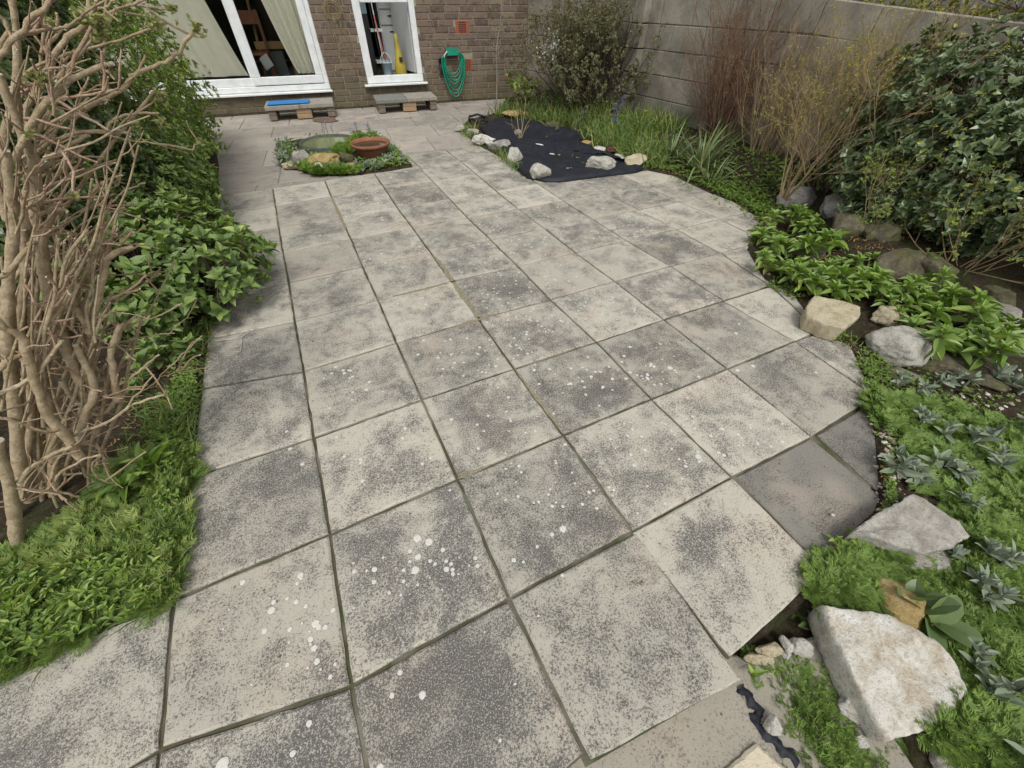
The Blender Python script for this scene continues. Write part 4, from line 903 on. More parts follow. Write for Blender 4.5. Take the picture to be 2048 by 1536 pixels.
def rock_mesh(sx, sy, sz, seed, rz=0, facets=9, rough=.05, soft=.10, ic=ICO4, tilt=(0, 0)):
    r = np.random.default_rng(seed); d, F = ic
    N = unit(r.normal(0, 1, (facets, 3))); O = r.uniform(.62, .98, facets)
    N = np.vstack([N, [[0, 0, -1.]], [[0, 0, 1.]]]); O = np.append(O, [.75, .85])
    q = np.maximum(d@N.T, 1e-3); rr = O[None]/q; rr = np.minimum(rr, 1.25)
    rad = -soft*np.log(np.exp(-rr/soft).sum(1)+np.exp(-1.15/soft))*1.0
    P = d*rad[:, None]
    nz = np.array([mnoise.fractal(Vector(p*2.2)+Vector((seed*3.7, 0, 0)), 1.0, 2.0, 5) for p in P]); P = P*(1+rough*nz[:, None]*1.5)
    P = P*np.array([sx, sy, sz])/2/np.array([.95, .95, .85]); a, b = tilt
    ca, sa = math.cos(a), math.sin(a); P = P@np.array([[1,0,0],[0,ca,sa],[0,-sa,ca]]); cb, sb = math.cos(b), math.sin(b); P = P@np.array([[cb,0,-sb],[0,1,0],[sb,0,cb]])
    c, s = math.cos(rz), math.sin(rz); P = P@np.array([[c, s, 0], [-s, c, 0], [0, 0, 1]]); P[:, 2] -= P[:, 2].min()
    return P, F
ROCKN = [50]
def rock(px, py, w, h, d, label, mat, rz=0, group=None, facets=9, rough=.075, z=None, sink=.12, tilt=(0, 0), name='garden_rock', cat='rock', soft=.055):
    """px,py = bottom middle in the photo, w = width in photo px, h = height in metres, d = depth in metres"""
    P0 = GH(px, py) if z is None else G(px, py, z); m = mpp(px, py); ROCKN[0] += 1
    W = w*m; P, F = rock_mesh(W, d, h, ROCKN[0], 0, facets, rough, soft, tilt=tilt)
    a = CAM_ROT[2]+rz; sink = .38 if mat is R_MOSS else sink; c, s = math.cos(a), math.sin(a); P = P@np.array([[c, s, 0], [-s, c, 0], [0, 0, 1]])
    view = unit(np.array([P0[0]-CC[0], P0[1]-CC[1], 0])); ctr = P0+view*d*.42; P[:, 2] -= h*sink
    mb = MB(); mb.add(P, F); o = mb.build(name, mat, smooth=True); o.location = [float(q) for q in ctr]
    return tag(o, label, cat, group)
GP = 'stones holding down the black liner'
ZL = .03
rock(922, 262, 26, .06, .10, 'small pale stone at the far left tip of the black liner', R_PALE, group=GP)
rock(944, 270, 24, .07, .11, 'pale stone second from the far left tip of the liner', R_PALE, group=GP)
rock(968, 289, 40, .10, .15, 'jagged white stone on the left edge of the black liner', R_WHITE, group=GP)
rock(1001, 302, 43, .13, .18, 'rounded grey stone between the jagged white and the tall block stone', R_GREY, group=GP, rough=.04)
rock(1030, 330, 30, .17, .13, 'upright squarish pale stone at the left edge of the liner', R_PALE, group=GP, facets=6)
rock(1081, 361, 37, .16, .15, 'domed grey stone at the front left corner of the liner', R_PALE, group=GP)
rock(1140, 347, 33, .045, .07, 'small flat whitish brick shaped stone at the front of the liner', R_PALE, group=GP, facets=4)
rock(1199, 344, 52, .14, .14, 'triangular wedge shaped pale stone at the front of the liner', R_PALE, group=GP, facets=5)
rock(1269, 337, 40, .13, .17, 'squarish cream stone at the front right corner of the liner', R_CREAM, group=GP)
rock(1235, 321, 26, .07, .10, 'small white stone beside the squarish cream corner stone', R_WHITE, group=GP)
rock(1201, 308, 34, .07, .14, 'flat white stone on the right edge of the liner', R_WHITE, group=GP)
rock(1173, 294, 24, .06, .12, 'ochre stone on the right edge of the black liner', R_YEL, group=GP)
rock(1104, 259, 28, .13, .14, 'mossy brown stone at the back edge of the liner', R_MOSS, group=GP)
rock(1036, 236, 60, .09, .2, 'broad tan stone behind the bare twig at the liner', R_YEL, group=GP)
rock(978, 291, 22, .05, .08, 'little white stone tucked under the jagged white stone', R_WHITE, group=GP)
rock(1036, 274, 13, .09, .06, 'small dark grey pebble beside the twig on the liner', R_GREY, group=GP)
rock(1225, 306, 36, .07, .12, 'dark brown lump of bark at the right edge of the liner', m_simple('rotten_bark', (.05, .025, .015), (.12, .07, .045), 30, .9, .1, .8), name='bark_piece', cat='bark')
GS = 'stones in the small square bed'
rock(612, 330, 38, .14, .16, 'dark grey rounded stone left of the tan one in the square bed', R_GREY, group=GS)
rock(655, 334, 58, .13, .2, 'broad tan stone in the middle of the square bed', R_YEL, group=GS)
rock(638, 347, 26, .10, .10, 'white upright stone in front of the broad tan stone', R_WHITE, group=GS)
rock(592, 338, 46, .06, .12, 'long cream stone at the left of the square bed', R_CREAM, group=GS)
rock(558, 344, 30, .06, .12, 'small cream and tan stone at the left tip of the square bed', R_CREAM, group=GS)
rock(700, 350, 48, .07, .13, 'long mossy cream stone in front of the terracotta bowl', R_CREAM, group=GS)
rock(708, 336, 38, .035, .10, 'thin flat tan stone leaning below the terracotta bowl', R_YEL, group=GS, facets=4)
rock(695, 322, 26, .12, .12, 'brown stone between the pond tub and the bowl', R_MOSS, group=GS)
GR = 'rocks edging the right bed'
rock(1584, 418, 62, .18, .2, 'brown grey rock at the upper end of the right bed', R_GREY, group=GR)
rock(1655, 440, 60, .17, .2, 'grey rock half hidden under the dark evergreen bush', R_GREY, group=GR)
rock(1690, 470, 70, .19, .22, 'mossy rock below the grey one under the evergreen bush', R_MOSS, group=GR)
rock(1755, 478, 50, .12, .2, 'small dark mossy rock right of the mossy one', R_MOSS, group=GR)
rock(1788, 562, 92, .24, .24, 'large dark mossy boulder behind the bright rosette plants', R_MOSS, group=GR)
rock(1846, 565, 66, .2, .22, 'brown mossy boulder right of the large mossy boulder', R_MOSS, group=GR)
rock(1972, 612, 66, .14, .18, 'brown stone behind the bright plants near the right edge', R_MOSS, group=GR)
rock(1612, 520, 50, .09, .16, 'grey stone hidden among the upper bright leaved plants', R_GREY, group=GR)
rock(1630, 580, 60, .08, .16, 'pale grey stone under the bright leaves above the cream block', R_PALE, group=GR)
rock(1762, 650, 66, .09, .12, 'small tan stone between the cream block and the plants', R_CREAM, group=GR)
rock(1778, 722, 132, .15, .2, 'rounded grey stone with dark stain below the small tan stone', R_PALE, group=GR, rough=.06)
rock(1885, 745, 118, .09, .16, 'low brown flat stone right of the rounded grey stone', R_MOSS, group=GR)
rock(1958, 770, 70, .07, .16, 'low brown stone beneath the lower right rosette plants', R_MOSS, group=GR)
rock(2040, 712, 74, .12, .18, 'pale rounded stone at the right edge of the picture', R_PALE, group=GR)
rock(1970, 650, 90, .10, .2, 'long grey brown stone at the back of the right bed', R_GREY, group=GR)
def prism(name, label, pts, z0, top, mat, seed=1, amp=.004, z1=None, chips=.25, cell=.012, drop=.02, cat='rock', group=None):
    """flat-topped stone: outline on its top face, heights per corner, roughened top and sides"""
    r = np.random.default_rng(seed); P = np.array([p[:2] for p in pts]); Z = np.array([p[2] for p in pts]); c = P.mean(0)
    out = []; zo = []
    for k in range(len(P)):
        a, b = P[k], P[(k+1) % len(P)]; n = max(2, int(np.linalg.norm(b-a)/cell))
        for q in range(n):
            t = q/n; nn = np.array([(b-a)[1], -(b-a)[0]])/np.linalg.norm(b-a); off = (vnoise([t*8+k*3], [seed*1.], 1.1, seed)[0]-.5)*cell*.6
            out.append(a*(1-t)+b*t+nn*off*(0 if q == 0 else 1)); zo.append(Z[k]*(1-t)+Z[(k+1) % len(P)]*t)
    out = np.array(out); zo = np.array(zo); m = len(out); rings = []; ks = [0, .12, .3, .5, .7, .86, .965, .992]
    A = np.c_[P, np.ones(len(P))]; co = np.linalg.lstsq(A, Z, rcond=None)[0]
    def nz(x, y): return (vnoise(x, y, 18, seed)-.5)*amp*2+(vnoise(x, y, 55, seed+1)-.5)*amp
    for k in ks:
        q = c+(out-c)*k; zz = np.c_[q, np.ones(m)]@co+nz(q[:, 0], q[:, 1])-(0 if k < .99 else .002); rings.append(np.c_[q, zz])
    bot0 = np.full(m, z0)
    for s in (.15, .4, .7, 1.0):
        q = c+(out-c)*(1+.02*math.sin(s*3)); zt = rings[7][:, 2]; zz = zt*(1-s)+bot0*s; th = np.arange(m)
        j = (vnoise(th*.16, np.full(m, s*2.5), 1, seed+3)-.5)*.012+(vnoise(th*.6, np.full(m, s*6.), 1, seed+4)-.5)*.003; d = unit(out-c); rings.append(np.c_[q+d*j[:, None]-d*.3*drop*s, zz-(.002 if s < .2 else 0)])
    mb = MB(); V = np.vstack(rings[:]); mb.add(V, []) if False else None
    mb.v.append(V); mb.n = len(V); i = np.arange(len(rings)-1)[:, None]*m; j = np.arange(m)[None]; j2 = (j+1) % m
    mb.f[4] = [np.stack([i+j, i+j2, i+m+j2, i+m+j], -1).reshape(-1, 4)]
    org = np.array([c[0], c[1], z0]); return tag(mb.build(name, mat, smooth=True, origin=org), label, cat, group)
def hp(px, py, z): p = G(px, py, z); return (p[0], p[1], z)
zb = -.06
prism('flat_stone', 'big flat white quadrant shaped stone leaning at the lower right', [hp(1645,1213,0.045), hp(1700,1216,0.060), hp(1785,1226,0.060), hp(1835,1255,0.050), hp(1870,1278,0.040), hp(1900,1310,0.035), hp(1918,1335,0.030), hp(1938,1380,0.028), hp(1905,1420,0.028), hp(1850,1462,0.028), hp(1782,1482,0.028), hp(1740,1420,0.030), hp(1700,1345,0.040), hp(1668,1270,0.045)], -.055, 0, m_rock('stained_white_stone', (.62, .58, .49), (.74, .73, .68), (.42, .33, .22)), 5, .007)
prism('grey_slab_stone', 'large pale grey angular boulder on the edge of the lower dark slab', [hp(1694,1072,.05), hp(1750,1028,.06), hp(1826,988,.075), hp(1852,994,.07), hp(1880,1012,.07), hp(1922,1042,.06), hp(1936,1075,.04), hp(1895,1098,.03), hp(1850,1108,.055), hp(1795,1085,.075), hp(1735,1062,.08)], -.03, 0, m_rock('grey_white_boulder', (.40, .38, .33), (.52, .50, .45), (.27, .235, .19)), 9, .008, drop=.05)
rock(1790, 1124, 150, .06, .12, 'low front ledge of broken grey stone before the pale boulder', m_rock('ledge_stone', (.38, .36, .32), (.48, .46, .42), (.25, .22, .18)), z=-.04, group=None)
prism('cream_block', 'large smooth cream stone block lying on the slabs by the bright plants', [hp(1630,590,.12), hp(1690,600,.125), hp(1722,614,.12), hp(1720,632,.11), hp(1690,656,.10), hp(1650,650,.09), hp(1612,632,.09), hp(1612,612,.1)], .004, 0, R_CREAM, 13, .004, drop=.05)
rock(1748, 1225, 105, .09, .17, 'yellow ochre stone behind the big flat white stone', R_YEL, z=-.035, facets=11, rz=-.5, rough=.04)
rock(1692, 1423, 88, .055, .09, 'knobbly white stone on the lower slab beside the big flat stone', R_WHITE, z=-.06, sink=.02, rough=.11)
rock(1712, 1486, 24, .012, .03, 'small white chip lying on the lower grey slab', R_WHITE, z=-.06, sink=0)
rock(1653, 1345, 20, .018, .02, 'small tan pebble above the knobbly white stone', R_YEL, z=-.06, sink=0)
rock(1526, 1452, 32, .035, .04, 'white pebble on the torn black sheet at the bottom', R_WHITE, z=-.06, sink=0)
rock(1868, 1536, 84, .05, .09, 'greyish stone in weeds at the bottom right', R_PALE, z=-.05)
rock(1930, 1418, 44, .03, .05, 'pale stone right of the big flat stone', R_PALE, z=-.05)
GW = 'white stones in the corner below the slab edge'
for q in ((1530,1306,50,.03,.04,'cream stone in the white stone pile nearest the patio slab',R_CREAM),(1556,1298,22,.03,.05,'narrow upright white stone in the middle of the pile',R_WHITE),(1586,1303,44,.03,.045,'clean white oval stone right of the pile middle',R_WHITE),(1510,1322,48,.022,.03,'long cream stone at the front of the white stone pile',R_CREAM),(1566,1315,16,.015,.02,'tiny white chip in front of the pile',R_WHITE),(1640,1284,34,.02,.03,'grey white stone right of the dock leaves',R_PALE),(1626,1226,20,.03,.03,'pale pebble above the dock leaves',R_PALE),(1706,1066,34,.04,.05,'cream stone tucked behind the pale grey boulder',R_CREAM)):
    rock(q[0], q[1], q[2]*1.2, q[3]*1.2, q[4], q[5], q[6], z=-.066, group=GW, sink=.02)
# ---- loose gravel: small chips nobody could count
def gravel(name, zones, mat, seed, base=None):
    r = np.random.default_rng(seed); mb = MB(); d, F = ICO1
    for (x0, y0, sx, sy, n, s) in zones:
        for _ in range(n):
            px, py = x0+r.normal(0, sx), y0+r.normal(0, sy)
            P = GH(px, py); q = d*r.uniform(.6, 1.2, (len(d), 1))*np.array([1, r.uniform(.5, 1), r.uniform(.3, .6)])*s*r.uniform(.5, 1.5); a = r.uniform(0, 6.28)
            c, sn = math.cos(a), math.sin(a); q = q@np.array([[c, sn, 0], [-sn, c, 0], [0, 0, 1]])
            if inpoly(P[0], P[1], PAVED) and polydist(P[0], P[1], PAVED) > .05: continue
            if len(base or []) and any(inpoly(P[0], P[1], b) for b in base): continue
            mb.add(q+P+np.array([0, 0, s*.2]), F)
    return tag(mb.build(name, mat), kind='stuff')
def m_gravel():
    t = NT('gravel_chip'); c = t.ramp(t.island(), [(0, (.25, .2, .14)), (.4, (.42, .37, .28)), (.8, (.55, .52, .45)), (1, (.70, .69, .64))]); t.bump(t.noise(150, 3), .5); return t.fin(c, .9, .15)
gravel('gravel', [(1772,868,10,10,26,.008),(1785,905,18,22,60,.007),(1790,960,18,26,70,.007),(1778,1010,14,16,50,.006),(1940,800,60,26,46,.008),(1900,860,60,24,30,.007),(1990,870,26,30,26,.010),(1860,840,50,20,30,.008),(2000,930,22,24,20,.010),(1800,830,40,20,30,.006),(1990,1220,50,60,40,.006),(2020,1080,20,30,16,.008),(1980,760,50,12,30,.008),(2010,1400,30,50,30,.006),(1545,1340,40,14,16,.006)], m_gravel(), 3)

# ------------------------------------------------------------------ black pond liner
LIN = [(959,255,.02),(985,243,.03),(1001,238,.05),(1024,246,.04),(1045,243,.04),(1067,246,.06),(1091,257,.05),(1131,259,.06),(1161,270,.05),(1159,285,.05),(1183,299,.05),(1219,312,.045),(1256,326,.04),(1287,331,.03),(1289,338,.012),(1273,344,.010),(1225,350,.012),(1168,357,.012),(1120,363,.012),(1087,362,.012),(1054,355,.012),(1034,336,.012),(1019,312,.02),(1000,296,.03),(981,281,.03)]
def liner():
    P = np.array([G(x, y, z)[:2] for x, y, z in LIN]); z0 = np.array([q[2] for q in LIN]); x0, y0 = P.min(0)-.02; x1, y1 = P.max(0)+.02; c = P.mean(0)
    mb = MB(); m = 0; out = []; zz = []
    for k in range(len(P)):
        for t in np.linspace(0, 1, 6, endpoint=False): out.append(P[k]*(1-t)+P[(k+1) % len(P)]*t); zz.append(z0[k]*(1-t)+z0[(k+1) % len(P)]*t)
    out = np.array(out); zz = np.array(zz); m = len(out); R_ = []; ks = np.linspace(0, 1, 26)
    for k in ks:
        q = c+(out-c)*k
        wr = .018*np.sin(q[:, 0]*9+q[:, 1]*5)*(1-k**4)+(vnoise(q[:, 0], q[:, 1], 6, 3)-.5)*.05*(1-k**6)+(vnoise(q[:, 0]*1.0, q[:, 1]*2.2, 15, 4)-.5)*.022+np.abs(vnoise(q[:, 0]*.6+q[:, 1], q[:, 1]-q[:, 0], 11, 8)-.5)*.03
        z = np.maximum(zz*k**2+.05*(1-k**2)*0+.03+wr*.9, .009) if k < .98 else zz+.006
        R_.append(np.c_[q, z])
    R_.append(np.c_[out, np.maximum(zz-.02, .002)])
    V = np.vstack(R_); n = len(R_); i = np.arange(n-1)[:, None]*m; j = np.arange(m)[None]; j2 = (j+1) % m
    mb.v.append(V); mb.n = len(V); mb.f[4] = [np.stack([i+j, i+j2, i+m+j2, i+m+j], -1).reshape(-1, 4)]
    tag(mb.build('pond_liner', M_BLACK, smooth=True, origin=(*c, 0)), 'wrinkled black liner sheet covering a drained pond, weighted with stones', 'pond liner')
    mb = MB(); q = [G(x, y, .01) for x, y in [(938,243),(955,248),(975,246),(968,236),(942,236)]]
    for k in range(5): tube(mb, [q[k]+UP*.02, (q[k]+q[(k+1) % 5])/2+UP*.045, q[(k+1) % 5]+UP*.02], .014, 6)
    tag(mb.build('folded_liner_edge', M_BLACK, smooth=True, origin=q[0]), 'rolled black liner fold at the far left tip of the drained pond', 'pond liner')
liner()
for px, py, L, a, lb in ((1079,288,.075,-.6,'long white feather lying on the black liner'),(1104,307,.045,-.5,'short white feather lying on the black liner')):
    mb = MB(); p = G(px, py, .06); P, F = rock_mesh(L*1.3, L*.3, .012, 7, a+CAM_ROT[2], 5, .08, ic=ICO3); mb.add(P+np.array([0, 0, -.01]), F); o = mb.build('feather', m_simple('feather_white', (.55,.55,.56), (.68,.68,.68)), smooth=True); o.location = [float(q) for q in p]; tag(o, lb, 'feather')
# bare twig standing on the liner
mb = MB(); b = G(1041, 282, .03); r_ = np.random.default_rng(4)
for tx, ty, w in ((1034,196,.006),(1052,190,.004),(1062,236,.005),(1010,244,.004),(1040,215,.006),(1058,250,.004),(1022,225,.003)):
    e = PY(tx, ty, b[1]+.1+r_.uniform(-.05, .05)); m_ = b*.5+e*.5+r_.normal(0, .02, 3); tube(mb, smooth_line([b, m_, e], 4), np.linspace(w, w*.4, 9), 5)
tag(mb.build('bare_twig', K_TAN, smooth=True, origin=b), 'bare twiggy stem standing on the black liner', 'twig')
# torn black sheet near the bottom
mb = MB(); sp = [hp(1484,1372,-.05), hp(1500,1392,-.045), hp(1518,1420,-.05), hp(1520,1450,-.05), hp(1545,1475,-.045), hp(1572,1500,-.045), hp(1600,1525,-.05)]

c_ = smooth_line(sp, 6); n_ = len(c_); r_ = np.random.default_rng(12); t_ = np.gradient(c_, axis=0); s_ = unit(np.c_[-t_[:, 1], t_[:, 0], np.zeros(n_)]); V = []
for q, o in enumerate((-1, -.5, 0, .5, 1)):
    w_ = .013*(1+.45*np.sin(np.arange(n_)*.9+q*.8)+r_.normal(0, .15, n_)); V.append(c_+s_*(o*w_)[:, None]+UP*((.004*np.cos(o*2.4)+r_.normal(0, .0022, n_)-.008))[:, None])
i_ = np.arange(4)[:, None]*n_; j_ = np.arange(n_-1)[None]; mb.add(np.vstack(V), np.stack([i_+j_, i_+j_+1, i_+n_+j_+1, i_+n_+j_], -1).reshape(-1, 4))
tag(mb.build('torn_sheet_edge', M_BLACK, smooth=True, origin=sp[3]), 'crumpled strip of black sheet under the weeds at the bottom', 'plastic sheet')

# ------------------------------------------------------------------ square bed: sunken tub pond and terracotta bowl
pc = (1.14, 5.33)
root = empty('pond_tub', (*pc, 0), 'small round tub pond of still green water in the square bed', 'pond')
mb = MB(); lathe(mb, [(.285, -.01), (.29, .045), (.30, .058), (.318, .06), (.325, .045), (.33, -.02)], (*pc, 0), 48); part(mb, 'rim', m_simple('dark_grey_rim', (.05,.06,.055), (.09,.10,.085), 20), root, True)
mb = MB(); th = np.arange(48)*2*np.pi/48; mb.add(np.c_[pc[0]+.287*np.cos(th), pc[1]+.287*np.sin(th), np.full(48, .042)], [list(range(48))]); part(mb, 'water', m_simple('green_pond_water', (.13, .155, .06), (.17, .19, .08), 4, .12, .5, .02), root)
bc = G(742, 322, .05)[:2]; bc = np.array([1.50, 4.60])
root = empty('terracotta_bowl', (*bc, 0), 'wide terracotta bowl full of dark water in the square bed', 'bowl')
mb = MB(); lathe(mb, [(0, .0), (.10, 0), (.118, .02), (.16, .095), (.182, .13), (.198, .134), (.207, .146), (.207, .163), (.202, .168), (.195, .166), (.188, .15), (.17, .11), (.15, .085)], (*bc, 0), 56); part(mb, 'bowl_body', M_TERRA, root, True)
mb = MB(); th = np.arange(48)*2*np.pi/48; mb.add(np.c_[bc[0]+.182*np.cos(th), bc[1]+.182*np.sin(th), np.full(48, .138)], [list(range(48))]); part(mb, 'water', m_simple('dark_bowl_water', (.025, .02, .012), (.04, .03, .018), 6, .06, .5, .01), root)
# fallen twig, leaf and stain
mb = MB(); a = [G(x, y, .006) for x, y in [(393,697),(402,684),(420,679),(432,681),(455,679),(478,676),(492,668),(506,659)]]; tube(mb, smooth_line(a, 3), np.linspace(.003, .0018, 22), 5)
for k in ([(484,672),(482,685),(478,692),(468,694)], [(484,682),(482,695),(480,704),(473,703)]): tube(mb, smooth_line([G(x, y, .006) for x, y in k], 3), .0016, 4)
tag(mb.build('fallen_twig', m_simple('bleached_twig', (.42,.38,.34), (.55,.52,.48)), smooth=True, origin=a[3]), 'pale forked twig lying on the slabs by the left border', 'twig')
mb = MB(); inst(mb, OVATE, [G(478, 640, .004)], [[1, .3, 0]], [[0, 0, 1.]], .022, .014); tag(mb.build('fallen_leaf', m_simple('orange_leaf', (.45,.22,.04), (.55,.3,.06)), origin=G(478, 640, .004)), 'single orange fallen leaf on the slab', 'leaf')
# dry debris and stain
def flat_blob(px, py, w, h, mat, name, z=.0015, seed=1, kind='stuff'):
    r = np.random.default_rng(seed); mb = MB(); n = 26; V = []
    for k in range(n):
        a = k/n*6.283; rr = 1+r.normal(0, .10); V.append(hp(px+w*rr*math.cos(a), py+h*rr*math.sin(a), z))
    mb.add(V, [list(range(n))[::-1]]); return tag(mb.build(name, mat), kind=kind)
M_SM = m_simple('mortar_smear', (.17, .145, .09), (.30, .27, .19), 60, .95, .1, .4)
def smear(name, pts, w, seed):
    r = np.random.default_rng(seed); P = smooth_line([hp(x, y, .0012) for x, y in pts], 8); n = len(P); t = np.gradient(P, axis=0); s = unit(np.c_[-t[:, 1], t[:, 0], np.zeros(n)]); ww = w*(.35+.65*np.sin(np.linspace(.1, 3.0, n)))*(1+r.normal(0, .22, n)); w2 = w*(.35+.65*np.sin(np.linspace(.1, 3.0, n)))*(1+r.normal(0, .22, n))
    mb = MB(); V = np.vstack([P+s*ww[:, None], P-s*w2[:, None]]); i = np.arange(n-1); mb.add(V, np.stack([i, i+n, i+n+1, i+1], -1)); return tag(mb.build(name, M_SM), kind='stuff')
smear('mortar_smear', [(786,592),(820,585),(860,575),(905,563),(920,560)], .011, 1); smear('mortar_smear', [(868,512),(885,532),(905,562),(930,598),(958,637)], .016, 2); smear('mortar_smear', [(905,655),(935,646),(960,637),(990,628)], .014, 3); smear('mortar_smear', [(1030,738),(1065,785),(1100,830),(1128,868)], .008, 4); smear('mortar_smear', [(915,957),(940,947),(980,930)], .008, 5); smear('mortar_smear', [(663,392),(680,433),(692,458)], .012, 6)
flat_blob(650, 240, 26, 4.5, m_simple('brown_stain', (.13, .075, .055), (.2, .13, .10), 30, .6), 'wet_stain')
# ------------------------------------------------------------------ planting on the right and behind the liner
def Gv(px, py, z):
    d = np.stack([(px-1024)/FPX, -(py-768)/FPX, -np.ones_like(px)], -1)@MR.T
    return CC+d*((z-CC[2])/d[:, 2])[:, None]
def GHv(px, py):
    z = np.zeros_like(px)
    for _ in range(5): P = Gv(px, py, z); z = H(P[:, 0], P[:, 1])
    P[:, 2] = z; return P
def gauss_pts(zones, r, mul=1.0):
    a = np.concatenate([np.c_[x+r.normal(0, sx, int(n*mul)), y+r.normal(0, sy, int(n*mul))] for x, y, sx, sy, n in zones]); return GHv(a[:, 0], a[:, 1])
def poly_pts(poly, n, r, lim=.03, avoid=()):
    P = np.array(poly, float); x0, y0 = P.min(0); x1, y1 = P.max(0); a = r.uniform([x0, y0], [x1, y1], (n*4, 2)); a = a[inpoly(a[:, 0], a[:, 1], poly)][:n]
    Q = GHv(a[:, 0], a[:, 1]); return Q
def off_slabs(Q, lim=.015): 
    ins = inpoly(Q[:, 0], Q[:, 1], PAVED); d = polydist(Q[:, 0], Q[:, 1], PAVED); return Q[~(ins & (d > lim))]
def feather_cover(name, Q, mat, L=.05, k=6, seed=1, hgt=.5, spread=1.0):
    r = np.random.default_rng(seed); mb = MB(); N = len(Q)
    for q in range(k):
        th = r.uniform(0, 6.28, N); el = r.uniform(.25, 1.2, N)*hgt*2; d = np.c_[np.cos(th)*np.cos(el), np.sin(th)*np.cos(el), np.sin(el)]
        sc_ = L*r.uniform(.55, 1.3, N); inst(mb, FEATH[q % 4], Q+np.c_[r.normal(0, .01, (N, 2)), np.zeros(N)]+UP*.002, d, UP+r.normal(0, .3, (N, 3)), sc_, sc_*1.0)
    return tag(mb.build(name, mat), kind='stuff')
def small_cover(name, Q, mat, L=.02, W=.012, k=5, seed=1, h=.03, tpl=OVATE):
    r = np.random.default_rng(seed); mb = MB(); N = len(Q); P = Q+np.c_[np.zeros((N, 2)), r.uniform(.2, 1, N)*h]; whorl(mb, tpl, P, np.c_[r.normal(0, .35, (N, 2)), np.ones(N)], k, L*r.uniform(.6, 1.3, N), W*r.uniform(.7, 1.2, N), 1.15, r)
    return tag(mb.build(name, mat), kind='stuff')
def grass_cover(name, Q, mat, L=.1, W=.005, k=4, seed=1, lean=.5):
    r = np.random.default_rng(seed); mb = MB(); N = len(Q)
    for q in range(k):
        d = np.c_[r.normal(0, lean, (N, 2)), np.ones(N)]; a = r.uniform(0, 6.28, N); side = np.c_[np.cos(a), np.sin(a), np.zeros(N)]
        inst(mb, [BLADE0, BLADE1, BLADE2][q % 3], Q+np.c_[r.normal(0, .012, (N, 2)), np.zeros(N)], unit(d), side, L*r.uniform(.4, 1.25, N), W*r.uniform(.7, 1.4, N))
    return tag(mb.build(name, mat), kind='stuff')
# 1 khaki twiggy shrub behind the liner
kb = G(1168, 238); kb[2] = .05
def growshrub(name, label, cat, base, stems, L, rad, depth, bark, seed, spread, leaf=None, tpl=OVATE, lL=.02, lW=.012, lk=4, per=1, bend=.3, fork=2, up=.25, ratio=.7, lean=(0, 0), extra=None, seg=5, base_r=.08, spr=1.1):
    r = np.random.default_rng(seed); root = empty(name, base, label, cat); mb = MB(); tips = []
    for s in range(stems):
        a = r.uniform(0, 6.28); t = abs(r.normal(0, spread)); d = np.array([math.cos(a)*math.sin(t)+lean[0], math.sin(a)*math.sin(t)+lean[1], math.cos(t)]); p = np.array(base, float)+np.array([math.cos(a), math.sin(a), 0])*r.uniform(0, base_r)
        grow(mb, tips, p, d, L*r.uniform(.7, 1.2), rad*r.uniform(.6, 1.2), depth, r, bend, fork, ratio, up, seg)
    part(mb, 'stems', bark, root, True)
    if leaf:
        P = np.array([t[0] for t in tips]); D = np.array([t[1] for t in tips]); P = np.concatenate([P+r.normal(0, .012*(q > 0), P.shape)-D*(.035*q*r.uniform(0, 1, (len(P), 1))) for q in range(per)]); D = np.concatenate([D]*per); mb = MB()
        whorl(mb, tpl, P, D+r.normal(0, .3, D.shape), lk, lL*r.uniform(.6, 1.2, len(P)), lW*r.uniform(.7, 1.2, len(P)), spr, r); part(mb, 'foliage', leaf, root)
    return root, tips
growshrub('twiggy_shrub', 'khaki leaved twiggy shrub behind the black liner by the block wall', 'shrub', kb, 74, .58, .012, 3, K_DARK, 21, .66, L_KHAKI, LANCE, .038, .016, 4, 4, bend=.35, up=.30, ratio=.62, base_r=.30)
growshrub('tall_twiggy_shrub', 'taller bare twigged shrub standing against the block wall behind the khaki one', 'shrub', tuple(G(1255, 232)[:2])+(.08,), 34, .66, .009, 3, K_TAN, 22, .42, L_KHAKI, LANCE, .030, .010, 3, 2, bend=.3, up=.4, ratio=.66)
# 2 red stemmed shrub
rb = G(1428, 312); rb[2] = .06
growshrub('red_stemmed_shrub', 'bushy clump of red brown upright stems against the block wall', 'shrub', rb, 100, .62, .0070, 2, K_RED, 23, .38, L_YELLOW, LANCE, .020, .006, 2, 1, bend=.22, up=.35, ratio=.62, base_r=.19)
# 3 thin tan shrub with arching yellow twigs
tb = G(1628, 408); tb[2] = .06
growshrub('arching_twig_shrub', 'nearly leafless shrub of arching tan twigs with yellow buds', 'shrub', tb, 30, .52, .010, 4, K_TAN, 24, .52, L_YELLOW, LANCE, .022, .007, 3, 1, bend=.5, up=.24, ratio=.62, lean=(-.10, .05), base_r=.07)
growshrub('bare_twig_shrub', 'low spray of bare tan twigs in front of the dark evergreen bush', 'shrub', (4.15, 1.62, .15), 13, .34, .006, 2, K_TAN, 25, .5, None, bend=.3, up=.2, ratio=.7, lean=(.25, -.1))
